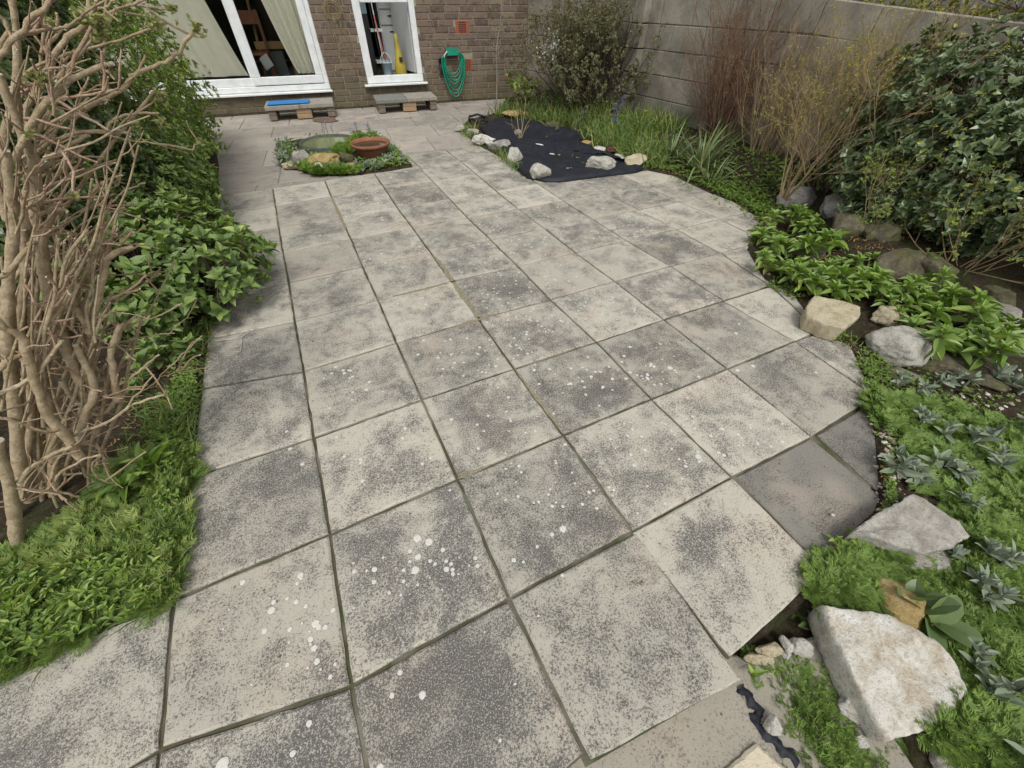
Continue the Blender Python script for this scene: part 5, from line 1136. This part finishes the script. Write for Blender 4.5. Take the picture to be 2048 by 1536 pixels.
# 4 dark evergreen
shrub('dark_evergreen_bush', 'large dense dark evergreen bush with glossy leaves filling the right side', 'shrub', (4.62, 1.35, .15), [(4.62,1.12,.66,.46,.55,.52),(4.42,.75,.50,.42,.50,.40),(4.88,1.55,.68,.26,.30,.46),(4.75,.55,.72,.40,.55,.42),(4.50,1.28,.40,.30,.34,.30),(4.65,.05,.6,.42,.5,.4),(4.30,1.0,.30,.30,.32,.18),(4.3,.6,.36,.28,.35,.2)], 5600, 6, .056, .034, L_GREYG, tpl=OVATE, seed=26, stems=16, stem_r=.014, shell=.6, twigs=160, spread=1.1, upw=.5, keep=lambda P: P[:, 0] < 5.12-.08*0)
_s = G(1510, 345)
growshrub('straw_stem_clump', 'loose clump of straw coloured stems right of the red stems by the wall', 'shrub', (_s[0], _s[1], .06), 42, .52, .0055, 2, K_TAN, 30, .34, None, bend=.25, up=.32, ratio=.64, base_r=.14)
# yellow shoot tips on it
# 5 fine light green shrub
growshrub('fine_leaved_shrub', 'light green fine leaved shrub with loose arching stems at the right edge', 'shrub', (4.12, .42, .14), 16, .26, .004, 2, K_TAN, 27, .6, L_FINE, OVATE, .018, .009, 6, 5, bend=.4, up=.15, ratio=.7, base_r=.14)
growshrub('fine_leaved_shrub', 'light green fine leaved shrub below the glossy evergreen, behind the boulder', 'shrub', (4.05, .88, .15), 9, .22, .004, 2, K_TAN, 28, .55, L_FINE, OVATE, .018, .009, 6, 4, bend=.4, up=.15, ratio=.7, base_r=.1)
# 6 bright rosette plants
def rosette_proto(seed, nst=3, L=.098, W=.034):
    r = np.random.default_rng(seed); root = empty('leafy_plant', (0, 0, 0), 'x', 'plant'); ml = MB(); ms = MB()
    for s in range(nst):
        a = r.uniform(0, 6.28); e = np.array([math.cos(a), math.sin(a), 0])*r.uniform(.03, .09)*(s > 0)+UP*r.uniform(.06, .14); tube(ms, smooth_line([np.zeros(3), e*.5+r.normal(0, .006, 3), e], 4), np.linspace(.004, .003, 9), 5)
        ax = unit(UP+e*2.5)[None]; whorl(ml, LANCE, e[None], ax, 7, np.array([L])*r.uniform(.8, 1.1), np.array([W]), 1.35, r, .2); whorl(ml, LANCE, e[None]+UP*.006, ax, 5, np.array([L*.6]), np.array([W*.7]), .7, r, .2); whorl(ml, LANCE, e[None]-UP*.03, ax, 5, np.array([L*.95]), np.array([W]), 1.6, r, .3)
    part(ml, 'leaves', L_BRIGHT, root); part(ms, 'stalks', K_TAN, root); return root
protos = [rosette_proto(60+k, 3+k % 3) for k in range(5)]; used = [False]*5
def copy_thing(p):
    c = p.copy(); COL.objects.link(c)
    for ch in p.children: d = ch.copy(); COL.objects.link(d); d.parent = c
    return c
def place(protos, used, k, loc, rz, scl, label, cat, group, name=None):
    k %= len(protos); o = protos[k] if not used[k] else copy_thing(protos[k]); used[k] = True
    o.location = [float(q) for q in loc]; o.rotation_euler = (0, 0, rz); o.scale = (scl,)*3; tag(o, label, cat, group); return o
RS = [(1528,478,'topmost bright leaved plant at the slab edge, below the grey brown rock'),(1575,462,'bright leaved plant just below the upper end rock of the right bed'),(1612,470,'bright leaved plant left of the mossy rock'),(1548,512,'bright leaved plant spilling onto the slab edge above the middle'),(1590,515,'bright leaved plant in the middle of the upper patch'),(1530,545,'bright leaved plant lowest on the slab edge of the upper patch'),(1640,520,'taller bright plant right of the hidden grey stone'),(1580,565,'bright leaved plant above and left of the cream block'),(1665,548,'bright leaved plant between the upper patch and the cream block'),(1618,590,'bright leaved plant touching the top of the cream block'),(1700,545,'bright leaved plant left of the large mossy boulder'),(1722,590,'bright leaved plant below the large mossy boulder'),(1690,600,'bright leaved plant hanging over the cream block from behind'),(1765,622,'bright leaved plant above the small tan stone'),(1815,612,'bright leaved plant at the upper left of the lower patch'),(1862,610,'upright bright plant at the top of the lower patch'),(1840,660,'bright leaved plant in the middle of the lower patch'),(1905,650,'bright leaved plant below the brown mossy boulder'),(1800,668,'bright leaved plant right of the small tan stone'),(1880,700,'wide bright plant over the low brown flat stone'),(1850,712,'bright leaved plant beside the rounded grey stone'),(1945,690,'bright leaved plant left of the pale stone at the picture edge'),(1930,720,'lowest bright leaved plant over the brown stones'),(1985,690,'rightmost bright leaved plant of the lower patch'),(1960,655,'bright leaved plant at the back right of the lower patch')]
for n_, (px, py, lb) in enumerate(RS):
    place(protos, used, n_, GH(px, py), n_*1.7, 1.12+.18*math.sin(n_*2.3), lb, 'plant', 'bright leaved plants along the right bed')
# 7 leafy plant by the wall
def leafy(px, py, label, n, h, L, W, mat, seed, tpl=LANCE, spread=.12, name='leafy_plant', k=5, cat='plant', group=None, lev=3, P=None):
    r = np.random.default_rng(seed); b = GH(px, py) if P is None else np.array(P, float); root = empty(name, b, label, cat, group); ml = MB(); ms = MB()
    for s in range(n):
        a = r.uniform(0, 6.28); e = b+np.array([math.cos(a), math.sin(a), 0])*r.uniform(0, spread)+UP*h*r.uniform(.5, 1.1); ln = smooth_line([b, (b+e)/2+r.normal(0, .01, 3), e], 4); tube(ms, ln, np.linspace(.004, .002, len(ln)), 5)
        for q in range(lev): p = ln[-1-q*2 if q*2 < len(ln)-1 else 1]; whorl(ml, tpl, p[None], unit(e-b+UP*.05)[None], k, np.array([L])*(1-.1*q), np.array([W]), .9+.3*q, r, .3)
    part(ml, 'leaves', mat, root); part(ms, 'stalks', K_TAN, root, True); return root
leafy(1575, 398, 'mid green lance leaved plant by the foot of the block wall', 9, .26, .085, .028, L_BROAD, 31, spread=.16, lev=4)
leafy(1530, 380, 'small green leafy plant left of the lance leaved one by the wall', 4, .14, .06, .024, L_BROAD, 32)
# 8 strap leaves
def strap(px, py, label, n, L, W, mat, seed, lean=.45, br=.08, name='strap_leaved_plant', P=None):
    r = np.random.default_rng(seed); b = GH(px, py) if P is None else np.array(P, float); root = empty(name, b, label, 'plant'); mb = MB(); a = r.uniform(0, 6.28, n); rad = np.c_[np.cos(a), np.sin(a), np.zeros(n)]
    t = np.abs(r.normal(0, lean, n)); d = rad*np.sin(t)[:, None]+UP*np.cos(t)[:, None]; up = -rad*np.cos(t)[:, None]+UP*np.sin(t)[:, None]
    for q, tp in enumerate((BLADE0, BLADE1, BLADE2)):
        m = np.arange(n) % 3 == q; inst(mb, tp, b+rad[m]*r.uniform(0, br, (m.sum(), 1)), d[m], up[m], L*r.uniform(.55, 1.15, m.sum()), W*r.uniform(.7, 1.3, m.sum()))
    part(mb, 'leaves', mat, root); return root
strap(1395, 338, 'clump of long grey green strap leaves before the red stems', 75, .50, .020, L_STRAP, 41, .6, .13)
strap(1338, 322, 'strap leaved clump beside the right corner stone of the liner', 60, .40, .016, L_STRAP, 42, .55, .11)
strap(1422, 366, 'short strap leaved clump nearest the slab edge by the wall', 34, .30, .016, L_STRAP, 43, .7, .08)
strap(1445, 300, 'dark strap leaved clump at the foot of the red stems', 44, .42, .016, L_GRASS, 44, .4, .12)
# 9 growth behind the liner
r_ = np.random.default_rng(77)
Q = gauss_pts([(1000,226,22,7,90),(1060,240,30,8,120),(1120,246,30,8,120),(1185,262,34,12,260),(1235,285,30,14,300),(1285,300,24,14,220),(1150,238,40,10,160),(1300,318,18,12,120),(1330,250,30,20,120)], r_, .9)
Q = Q[~inpoly(Q[:, 0], Q[:, 1], LINP)]; Q = off_slabs(Q)
grass_cover('bulb_foliage', Q, L_GRASS, .20, .009, 4, 51, .5)
small_cover('low_weeds', off_slabs(gauss_pts([(1330,335,30,8,200),(1400,375,40,10,420),(1470,400,34,9,420),(1520,420,24,10,300),(1500,380,40,12,350),(1450,350,50,14,260),(1240,300,60,18,300),(1400,340,40,14,200)], r_)), L_WEED, .024, .014, 5, 52, .035)
small_cover('leaf_litter', off_slabs(gauss_pts([(1330,348,30,3,60),(1400,392,26,5,40),(1700,500,60,30,60),(1800,500,70,30,50),(330,830,50,50,60),(200,900,100,60,90),(350,700,30,40,40),(60,1150,40,20,40)], r_)), L_DRY, .022, .008, 2, 53, .006)
def spike(px, py, label, hgt, mat, seed, n=26, fr=.035, L=.016, name='blue_flower', cat='flower', group=None, z0=None, nod=0):
    r = np.random.default_rng(seed); b = GH(px, py); root = empty(name, b, label, cat, group); ms = MB(); top = b+UP*hgt+r.normal(0, .012, 3); tube(ms, smooth_line([b, (b+top)/2+r.normal(0, .006, 3), top], 4), .0028, 5); part(ms, 'stalk', L_GRASS, root, True)
    ml = MB(); a = r.uniform(0, 6.28, n); t = r.uniform(0, 1, n); p = top+np.c_[np.cos(a)*fr*.5*(1-t*.6), np.sin(a)*fr*.5*(1-t*.6), (t-.7)*fr*2.2]; whorl(ml, OVATE2, p, unit(p-top+UP*.01), 4, np.full(n, L), np.full(n, L*.5), .9, r); part(ml, 'flower_head', mat, root); return root
spike(1226, 268, 'tall blue hyacinth like flower head behind the liner', .24, L_BLUE, 1, 34, .085, .026)
spike(1236, 262, 'smaller blue flower just behind the tall blue one', .34, L_BLUE, 2, 16, .05, .018)
FG = 'small bluebells and white bells behind the liner'
for n_, (px, py, h, m, lb) in enumerate([(1218,300,.12,L_LILAC,'pale blue bell flower below the tall blue flower'),(1245,288,.10,L_BLUE,'small blue star flower right of the tall blue flower'),(1190,268,.12,L_WPET,'white bell flower left of the tall blue flower'),(1208,272,.12,L_WPET,'white bell flower next to the tall blue flower'),(1292,300,.12,L_WPET,'white bell flower above the squarish cream corner stone'),(1160,248,.16,L_LILAC,'lilac bell flower under the khaki shrub'),(1100,225,.2,L_LILAC,'lilac bells left under the khaki shrub'),(1085,222,.18,L_LILAC,'lilac bells leftmost under the khaki shrub'),(1127,232,.2,L_LILAC,'lilac bells in the middle under the khaki shrub'),(1172,238,.2,L_WPET,'pale bells right under the khaki shrub'),(976,226,.15,L_LILAC,'lilac bell flower left of the sapling trunk'),(990,222,.18,L_BLUE,'blue bell flower at the sapling foot')]):
    spike(px, py, lb, h, m, 10+n_, 9, .035, .014, 'bell_flower', 'flower', FG)
# 10 big leaved plant by the house corner
leafy(1045, 208, 'large leaved yellow green plant under the khaki shrub near the house', 18, .34, .12, .10, m_leaf('large_yellowgreen_leaf', [(0,(.06,.11,.02)),(.6,(.13,.19,.04)),(1,(.28,.30,.06))], .5), 33, ROUND, .34, lev=3, k=3)
leafy(1290, 262, 'yellowing broad leaf plant by the block wall foot', 4, .14, .11, .07, m_leaf('yellow_leaf', [(0,(.14,.17,.03)),(.6,(.3,.3,.04)),(1,(.5,.42,.03))], .6), 34, ROUND, .1, lev=1, k=3)
# 11 white blossom
p_ = PY(1102, 98, kb[1]-.1); mb = MB(); r = np.random.default_rng(6); q = p_+r.normal(0, 1, (60, 3))*np.array([.10, .06, .06]); whorl(mb, OVATE2, q, unit(r.normal(0, 1, q.shape)), 4, np.full(60, .020), np.full(60, .012), 1.1, r)
tag(mb.build('white_blossom', L_WPET, origin=p_), 'spray of white blossom on the left of the khaki shrub', 'blossom')
# 12 sapling
sb_ = G(993, 213)
root = empty('sapling', sb_, 'thin grey sapling with few leaves standing before the brick wall', 'sapling'); r = np.random.default_rng(8); mb = MB(); tips = []
tr = smooth_line([sb_, PY(994,150,sb_[1]), PY(993,100,sb_[1]+.02), PY(1000,50,sb_[1]+.03), PY(1003,0,sb_[1]+.03), PY(1005,-60,sb_[1]+.03)], 5); tube(mb, tr, np.linspace(.011, .004, len(tr)), 7)
for k in range(26): i = r.integers(len(tr)//3, len(tr)-1); grow(mb, tips, tr[i], unit(np.array([r.normal(), r.normal()*.6, .9])), .16*r.uniform(.5, 1.2), .0028, 1, r, .3, 1, .6, .2, 4)
part(mb, 'trunk', K_GREY, root, True); mb = MB(); P = np.array([t[0] for t in tips]); D = np.array([t[1] for t in tips]); whorl(mb, OVATE, P, D, 3, np.full(len(P), .035), np.full(len(P), .02), 1., r); part(mb, 'leaves', L_KHAKI, root)
# 13 hedge beyond the wall
shrub('neighbour_hedge', 'yellow green hedge showing above the block wall at the top right', 'hedge', (6.2, 1.5), [(5.95,1.7,1.15,.5,.9,.65),(6.0,.5,1.1,.5,.8,.6),(6.1,2.9,1.2,.5,.8,.6)], 2600, 6, .05, .028, m_leaf('yellowgreen_hedge_leaf', [(0,(.06,.08,.015)),(.5,(.13,.15,.025)),(1,(.26,.24,.05))], .5), seed=61, stems=8, shell=.6, keep=lambda P: P[:, 0] > 5.35)
# 14 dry climber on the brick wall
root = empty('dry_climber', HP(1.95, .7, .02), 'dry straw coloured climber stems hanging on the bricks between the doors', 'climber'); mb = MB(); r = np.random.default_rng(14)
for k in range(16):
    u = 1.95+r.normal(0, .07); z = r.uniform(1.0, 1.6); pts = [HP(u, z, .015)]
    for s in range(9): u += r.normal(0, .025); z -= r.uniform(.03, .11 if k < 12 else .16); pts.append(HP(u, z, .012+r.uniform(0, .03)))
    pts = [p for p in pts if p[2] > .15]; tube(mb, smooth_line(pts, 3), .0022, 4)
for k in range(6):
    th = np.linspace(0, 6.28, 20); R_ = r.uniform(.05, .13); tube(mb, [HP(1.95+R_*math.cos(a)+.02*r.normal()*.2, 1.12+R_*.8*math.sin(a), .02+.01*k) for a in th], .002, 4)
part(mb, 'stems', m_simple('straw_stem', (.24,.19,.09), (.36,.30,.16), 30), root, True)

# ------------------------------------------------------------------ left border plants
leafy(330, 735, 'broad pointed leaf plant below the bare twigs in the left border', 6, .12, .07, .036, L_BROAD, 35, OVATE, .1)
leafy(385, 725, 'broad pointed leaf plant at the slab edge beside the fallen twig', 5, .10, .07, .032, L_BROAD, 36, OVATE, .05)
leafy(285, 780, 'small leafy plant nearest the pruned stems in the left border', 4, .08, .05, .026, L_BROAD, 37, OVATE, .08)
leafy(320, 940, 'large smooth leaved plant at the lower slab edge in the left border', 3, .06, .12, .036, L_BRIGHT, 38, LANCE, .05, k=5, lev=2)
leafy(262, 968, 'large leaved plant left of the one at the lower slab edge', 2, .05, .12, .036, L_BRIGHT, 39, LANCE, .05, k=5, lev=2)
leafy(480, 640, 'small leafy shoot under the low rounded shrub on the slab edge', 3, .05, .05, .028, L_BROAD, 40, OVATE, .06)
leafy(430, 655, 'small leafy shoot at the soil edge below the low rounded shrub', 3, .05, .05, .028, L_BROAD, 45, OVATE, .05)
LB = [(-30,1130),(110,1075),(190,1000),(235,940),(300,880),(372,900),(385,960),(372,1020),(352,1110),(338,1200),(320,1218),(-30,1352)]
Q = off_slabs(poly_pts(LB, 1500, r_), .03)
Q = Q[vnoise(Q[:, 0], Q[:, 1], 11, 21) > .30]
feather_cover('mayweed_patch', Q[:520], L_WEED, .058, 6, 71, .26)
feather_cover('tall_mayweed', Q[520:640], m_leaf('pale_mayweed_leaf', [(0,(.09,.15,.03)),(.6,(.14,.21,.045)),(1,(.22,.27,.08))], .6), .060, 7, 70, .4)
small_cover('chickweed_patch', off_slabs(poly_pts([(-30,1200),(150,1120),(330,1080),(345,1195),(320,1218),(-30,1352)], 330, r_), .03), L_BRIGHT, .034, .014, 5, 72, .05, LANCE)
small_cover('edge_weeds', off_slabs(gauss_pts([(372,800,12,30,260),(385,765,10,20,120),(350,900,20,20,120),(350,1000,24,40,160)], r_), .03), L_BRIGHT, .018, .010, 5, 73, .05)
grass_cover('grass_tufts', off_slabs(gauss_pts([(340,860,30,30,120),(360,840,16,40,80),(345,680,40,16,120),(300,1050,50,40,40),(350,1100,12,60,60),(200,1200,90,40,40),(60,1300,60,20,30),(380,690,16,16,50),(430,420,12,14,60)], r_), .03), L_GRASS, .09, .0035, 4, 74, .9)
# ------------------------------------------------------------------ right front weeds
RW = [(1740,790),(1800,790),(1880,800),(2060,860),(2060,1560),(1840,1560),(1850,1480),(1940,1400),(1920,1320),(1870,1270),(1790,1220),(1650,1200),(1660,1150),(1720,1090),(1900,1110),(1950,1060),(1900,1010),(1840,980),(1790,900)]
Q = off_slabs(poly_pts(RW, 1900, r_), .03)
keepm = (vnoise(Q[:, 0], Q[:, 1], 7, 9)+np.clip((.12-Q[:, 1])*1.3, -.25, .5)) > .56; Q = Q[keepm]
feather_cover('mayweed_patch', Q, L_WEED, .046, 6, 75, .26)
feather_cover('mayweed_strip', gauss_pts([(1575,1345,16,8,18),(1600,1385,24,20,80),(1620,1430,24,24,105),(1650,1490,26,26,115),(1680,1540,30,18,95),(1520,1338,10,6,10)], r_), L_WEED, .040, 6, 76, .36)
feather_cover('mayweed_strip', off_slabs(gauss_pts([(1690,1135,34,12,34),(1760,1150,50,16,56),(1840,1160,50,18,60),(1640,1170,16,18,24),(1650,1215,16,14,26),(1690,1175,16,10,16),(1920,1140,40,30,100),(1990,1120,40,40,110),(1980,1040,50,30,110),(1780,815,26,10,90),(1830,830,40,14,60)], r_), .05), L_WEED, .042, 6, 78, .3)
small_cover('creeping_weeds', off_slabs(gauss_pts([(1750,740,16,26,200),(1800,760,40,18,140),(1900,830,80,30,260),(1840,900,40,30,120),(2000,1250,40,60,140),(1900,1500,60,30,160),(2000,1480,40,50,120),(1740,700,10,12,60)], r_), .02), L_WEED, .014, .009, 5, 77, .02)
def along(pts, n, r, jx=6, jy=5):
    P = np.array(pts, float); seg = np.hypot(*np.diff(P, axis=0).T); c = np.r_[0, np.cumsum(seg)]; t = r.uniform(0, c[-1], n); t = t[vnoise(t, t*0, .02, 5) > .35]
    return GHv(np.interp(t, c, P[:, 0])+r.normal(0, jx, len(t)), np.interp(t, c, P[:, 1])+r.normal(0, jy, len(t)))
ER = along(PAVE_R[:-1], 520, r_, 7, 4); ER[:, 2] = np.maximum(ER[:, 2], .004)
small_cover('edge_creepers', ER, L_WEED, .020, .012, 5, 101, .02)
EL = along(PAVE_L, 260, r_, 7, 8); EL[:, 2] = np.maximum(EL[:, 2], .004); grass_cover('edge_grass', EL, L_GRASS, .05, .003, 3, 102, 1.1)
EG = along(PAVE_R[:14], 200, r_, 6, 4); EG[:, 2] = np.maximum(EG[:, 2], .004); grass_cover('edge_grass', EG, L_GRASS, .06, .003, 3, 103, 1.1)
DB = along(PAVE_R, 420, r_, 9, 6); DB[:, 2] = .003; small_cover('edge_debris', DB, L_DRY, .012, .006, 2, 104, .003)
# silver lamb's ear clumps
def silver_proto(seed, n=3, L=.062):
    r = np.random.default_rng(seed); root = empty('silver_leaved_plant', (0, 0, 0), 'x', 'plant'); ml = MB()
    for s in range(n):
        a = r.uniform(0, 6.28); p = np.array([math.cos(a), math.sin(a), 0])*r.uniform(.02, .05)*(s > 0)+UP*r.uniform(.015, .04); ax = unit(UP+r.normal(0, .35, 3))[None]
        whorl(ml, OVATE2, p[None], ax, 5, np.array([L]), np.array([L*.36]), 1.15, r, .25); whorl(ml, OVATE2, p[None]+UP*.008, ax, 4, np.array([L*.6]), np.array([L*.24]), .6, r, .2)
    part(ml, 'leaves', L_SILVER, root)
    ms = MB(); tube(ms, [np.zeros(3)-UP*.01, UP*.02], .004, 5); part(ms, 'stalk', L_SILVER, root); return root
sp_ = [silver_proto(80+k, 2+k % 3) for k in range(4)]; su = [False]*4
SV = [(1795,772,.9,'silver woolly plant nearest the rounded grey stone'),(1832,790,.9,'silver woolly plant second from the slab corner, below the brown flat stone'),(1870,768,.8,'small silver woolly plant below the low brown flat stone'),(1925,775,1.1,'silver woolly plant under the lowest bright leaved plant'),(1975,765,1.5,'tall silver woolly plant near the right edge above the gravel'),(2035,790,1.3,'large flat silver leaves at the right picture edge above the gravel'),(1832,850,.9,'single silver plant above the white gravel strip'),(1880,868,1.0,'silver woolly plant in the middle of the gravel and weeds'),(1938,890,1.5,'large silver woolly plant among weeds below the gravel'),(1975,925,1.1,'silver woolly plant right below the large one'),(1800,945,1.3,'silver woolly plant at the lower end of the gravel strip'),(1850,940,1.4,'big silver woolly clump above the pale grey boulder'),(1830,970,1.0,'low silver plant between the clump and the pale boulder'),(1905,960,.9,'small silver plant above the right end of the pale boulder'),(2036,860,1.1,'silver woolly plant at the right edge below the gravel'),(1930,1020,.9,'silver plant touching the upper right of the pale boulder'),(1885,1112,1.0,'silver leaves in front of the pale boulder'),(1990,1135,1.2,'pair of long silver leaves at the right in the mayweed'),(1950,1205,1.2,'silver plant right of the dark quilted leaves'),(1930,1310,.9,'small silver leaves behind the big flat white stone'),(1955,1385,1.3,'silver plant at the right corner of the big flat white stone'),(2040,1530,1.0,'silver leaves at the bottom right corner')]
for n_, (px, py, s_, lb) in enumerate(SV): place(sp_, su, n_, GH(px, py)+UP*.018, n_*2.1, s_*1.05, lb, 'plant', 'silver woolly leaved plants in the right bed')
# dock leaves and quilted leaves, small seedling
L_DOCK = m_leaf('dark_dock_leaf', [(0, (.03, .065, .03)), (.6, (.045, .09, .035)), (1, (.07, .12, .045))], .4, .5)
leafy(1612, 1255, 'dark toothed dock plant in the corner beside the patio slab', 1, .03, .105, .030, L_DOCK, 46, DOCK, .02, k=7, lev=1)
leafy(1830, 1225, 'dark quilted broad leaves behind the big flat white stone', 2, .03, .13, .075, L_DOCK, 47, ROUND, .05, k=4, lev=1)
leafy(1500, 1350, 'little four leaved seedling at the corner of the patio slab', 1, .02, .045, .017, L_BRIGHT, 48, OVATE, .01, k=4, lev=1, P=G(1502,1352,-.03))
leafy(1676, 1092, 'small green plant tucked left of the pale grey boulder', 2, .03, .05, .024, L_BRIGHT, 49, OVATE, .03, k=4, lev=1)
# ------------------------------------------------------------------ square bed planting and liner tufts
def in_sq(Q, lim=.10, tub=True):
    ok = inpoly(Q[:, 0], Q[:, 1], BEDSQ) | (polydist(Q[:, 0], Q[:, 1], BEDSQ) < lim)
    if tub: ok &= np.hypot(Q[:, 0]-pc[0], Q[:, 1]-pc[1]) > .33
    return Q[ok]
feather_cover('mayweed_front', in_sq(gauss_pts([(545,360,14,8,220),(580,356,18,7,220),(620,354,20,6,200),(665,352,22,5,160),(700,358,12,4,40),(535,352,8,6,50)], r_), .22), L_WEED, .075, 6, 91, .5)
small_cover('square_bed_weeds', in_sq(gauss_pts([(585,310,18,12,100),(730,290,20,8,110),(740,280,20,8,100),(790,310,20,14,150),(570,300,10,12,80),(640,278,20,4,40),(760,335,40,6,120)], r_), .03), L_WEED, .04, .018, 5, 92, .05)
small_cover('square_bed_silver', in_sq(gauss_pts([(570,305,12,12,36),(585,325,16,8,26),(775,295,16,10,26),(795,315,14,10,26),(735,270,18,5,16),(755,338,16,5,16),(725,338,10,4,12)], r_), .03), L_SILVER, .07, .022, 5, 93, .05, OVATE2)
feather_cover('tub_greenery', gauss_pts([(694,304,8,3,40),(712,294,7,4,36),(680,308,7,3,20)], r_), L_WEED, .07, 5, 94, .8)
for n_, (px, py, h, lb) in enumerate([(652,281,.16,'pale lilac grape hyacinth at the back of the square bed'),(661,280,.17,'lilac grape hyacinth second from left at the back of the square bed'),(668,280,.13,'lilac grape hyacinth third from left at the back of the square bed'),(716,276,.14,'dark blue grape hyacinth behind the tub pond'),(741,279,.13,'dark blue grape hyacinth at the right back of the square bed')]):
    spike(px, py, lb, h, L_LILAC if n_ < 3 else L_BLUE, 30+n_, 20, .03, .012, 'grape_hyacinth', 'flower', 'grape hyacinths in the square bed')
grass_cover('liner_edge_grass', gauss_pts([(930,272,9,5,60),(938,262,7,5,30),(990,318,11,6,80),(1008,328,9,5,60),(1026,340,6,4,20),(952,290,6,3,16)], r_), L_GRASS, .12, .006, 4, 95, .6)
small_cover('joint_moss', Gv(np.array([], float), np.array([], float), 0.0) if False else gauss_pts([(925,262,8,4,30)], r_), L_WEED, .02, .01, 4, 96, .02)
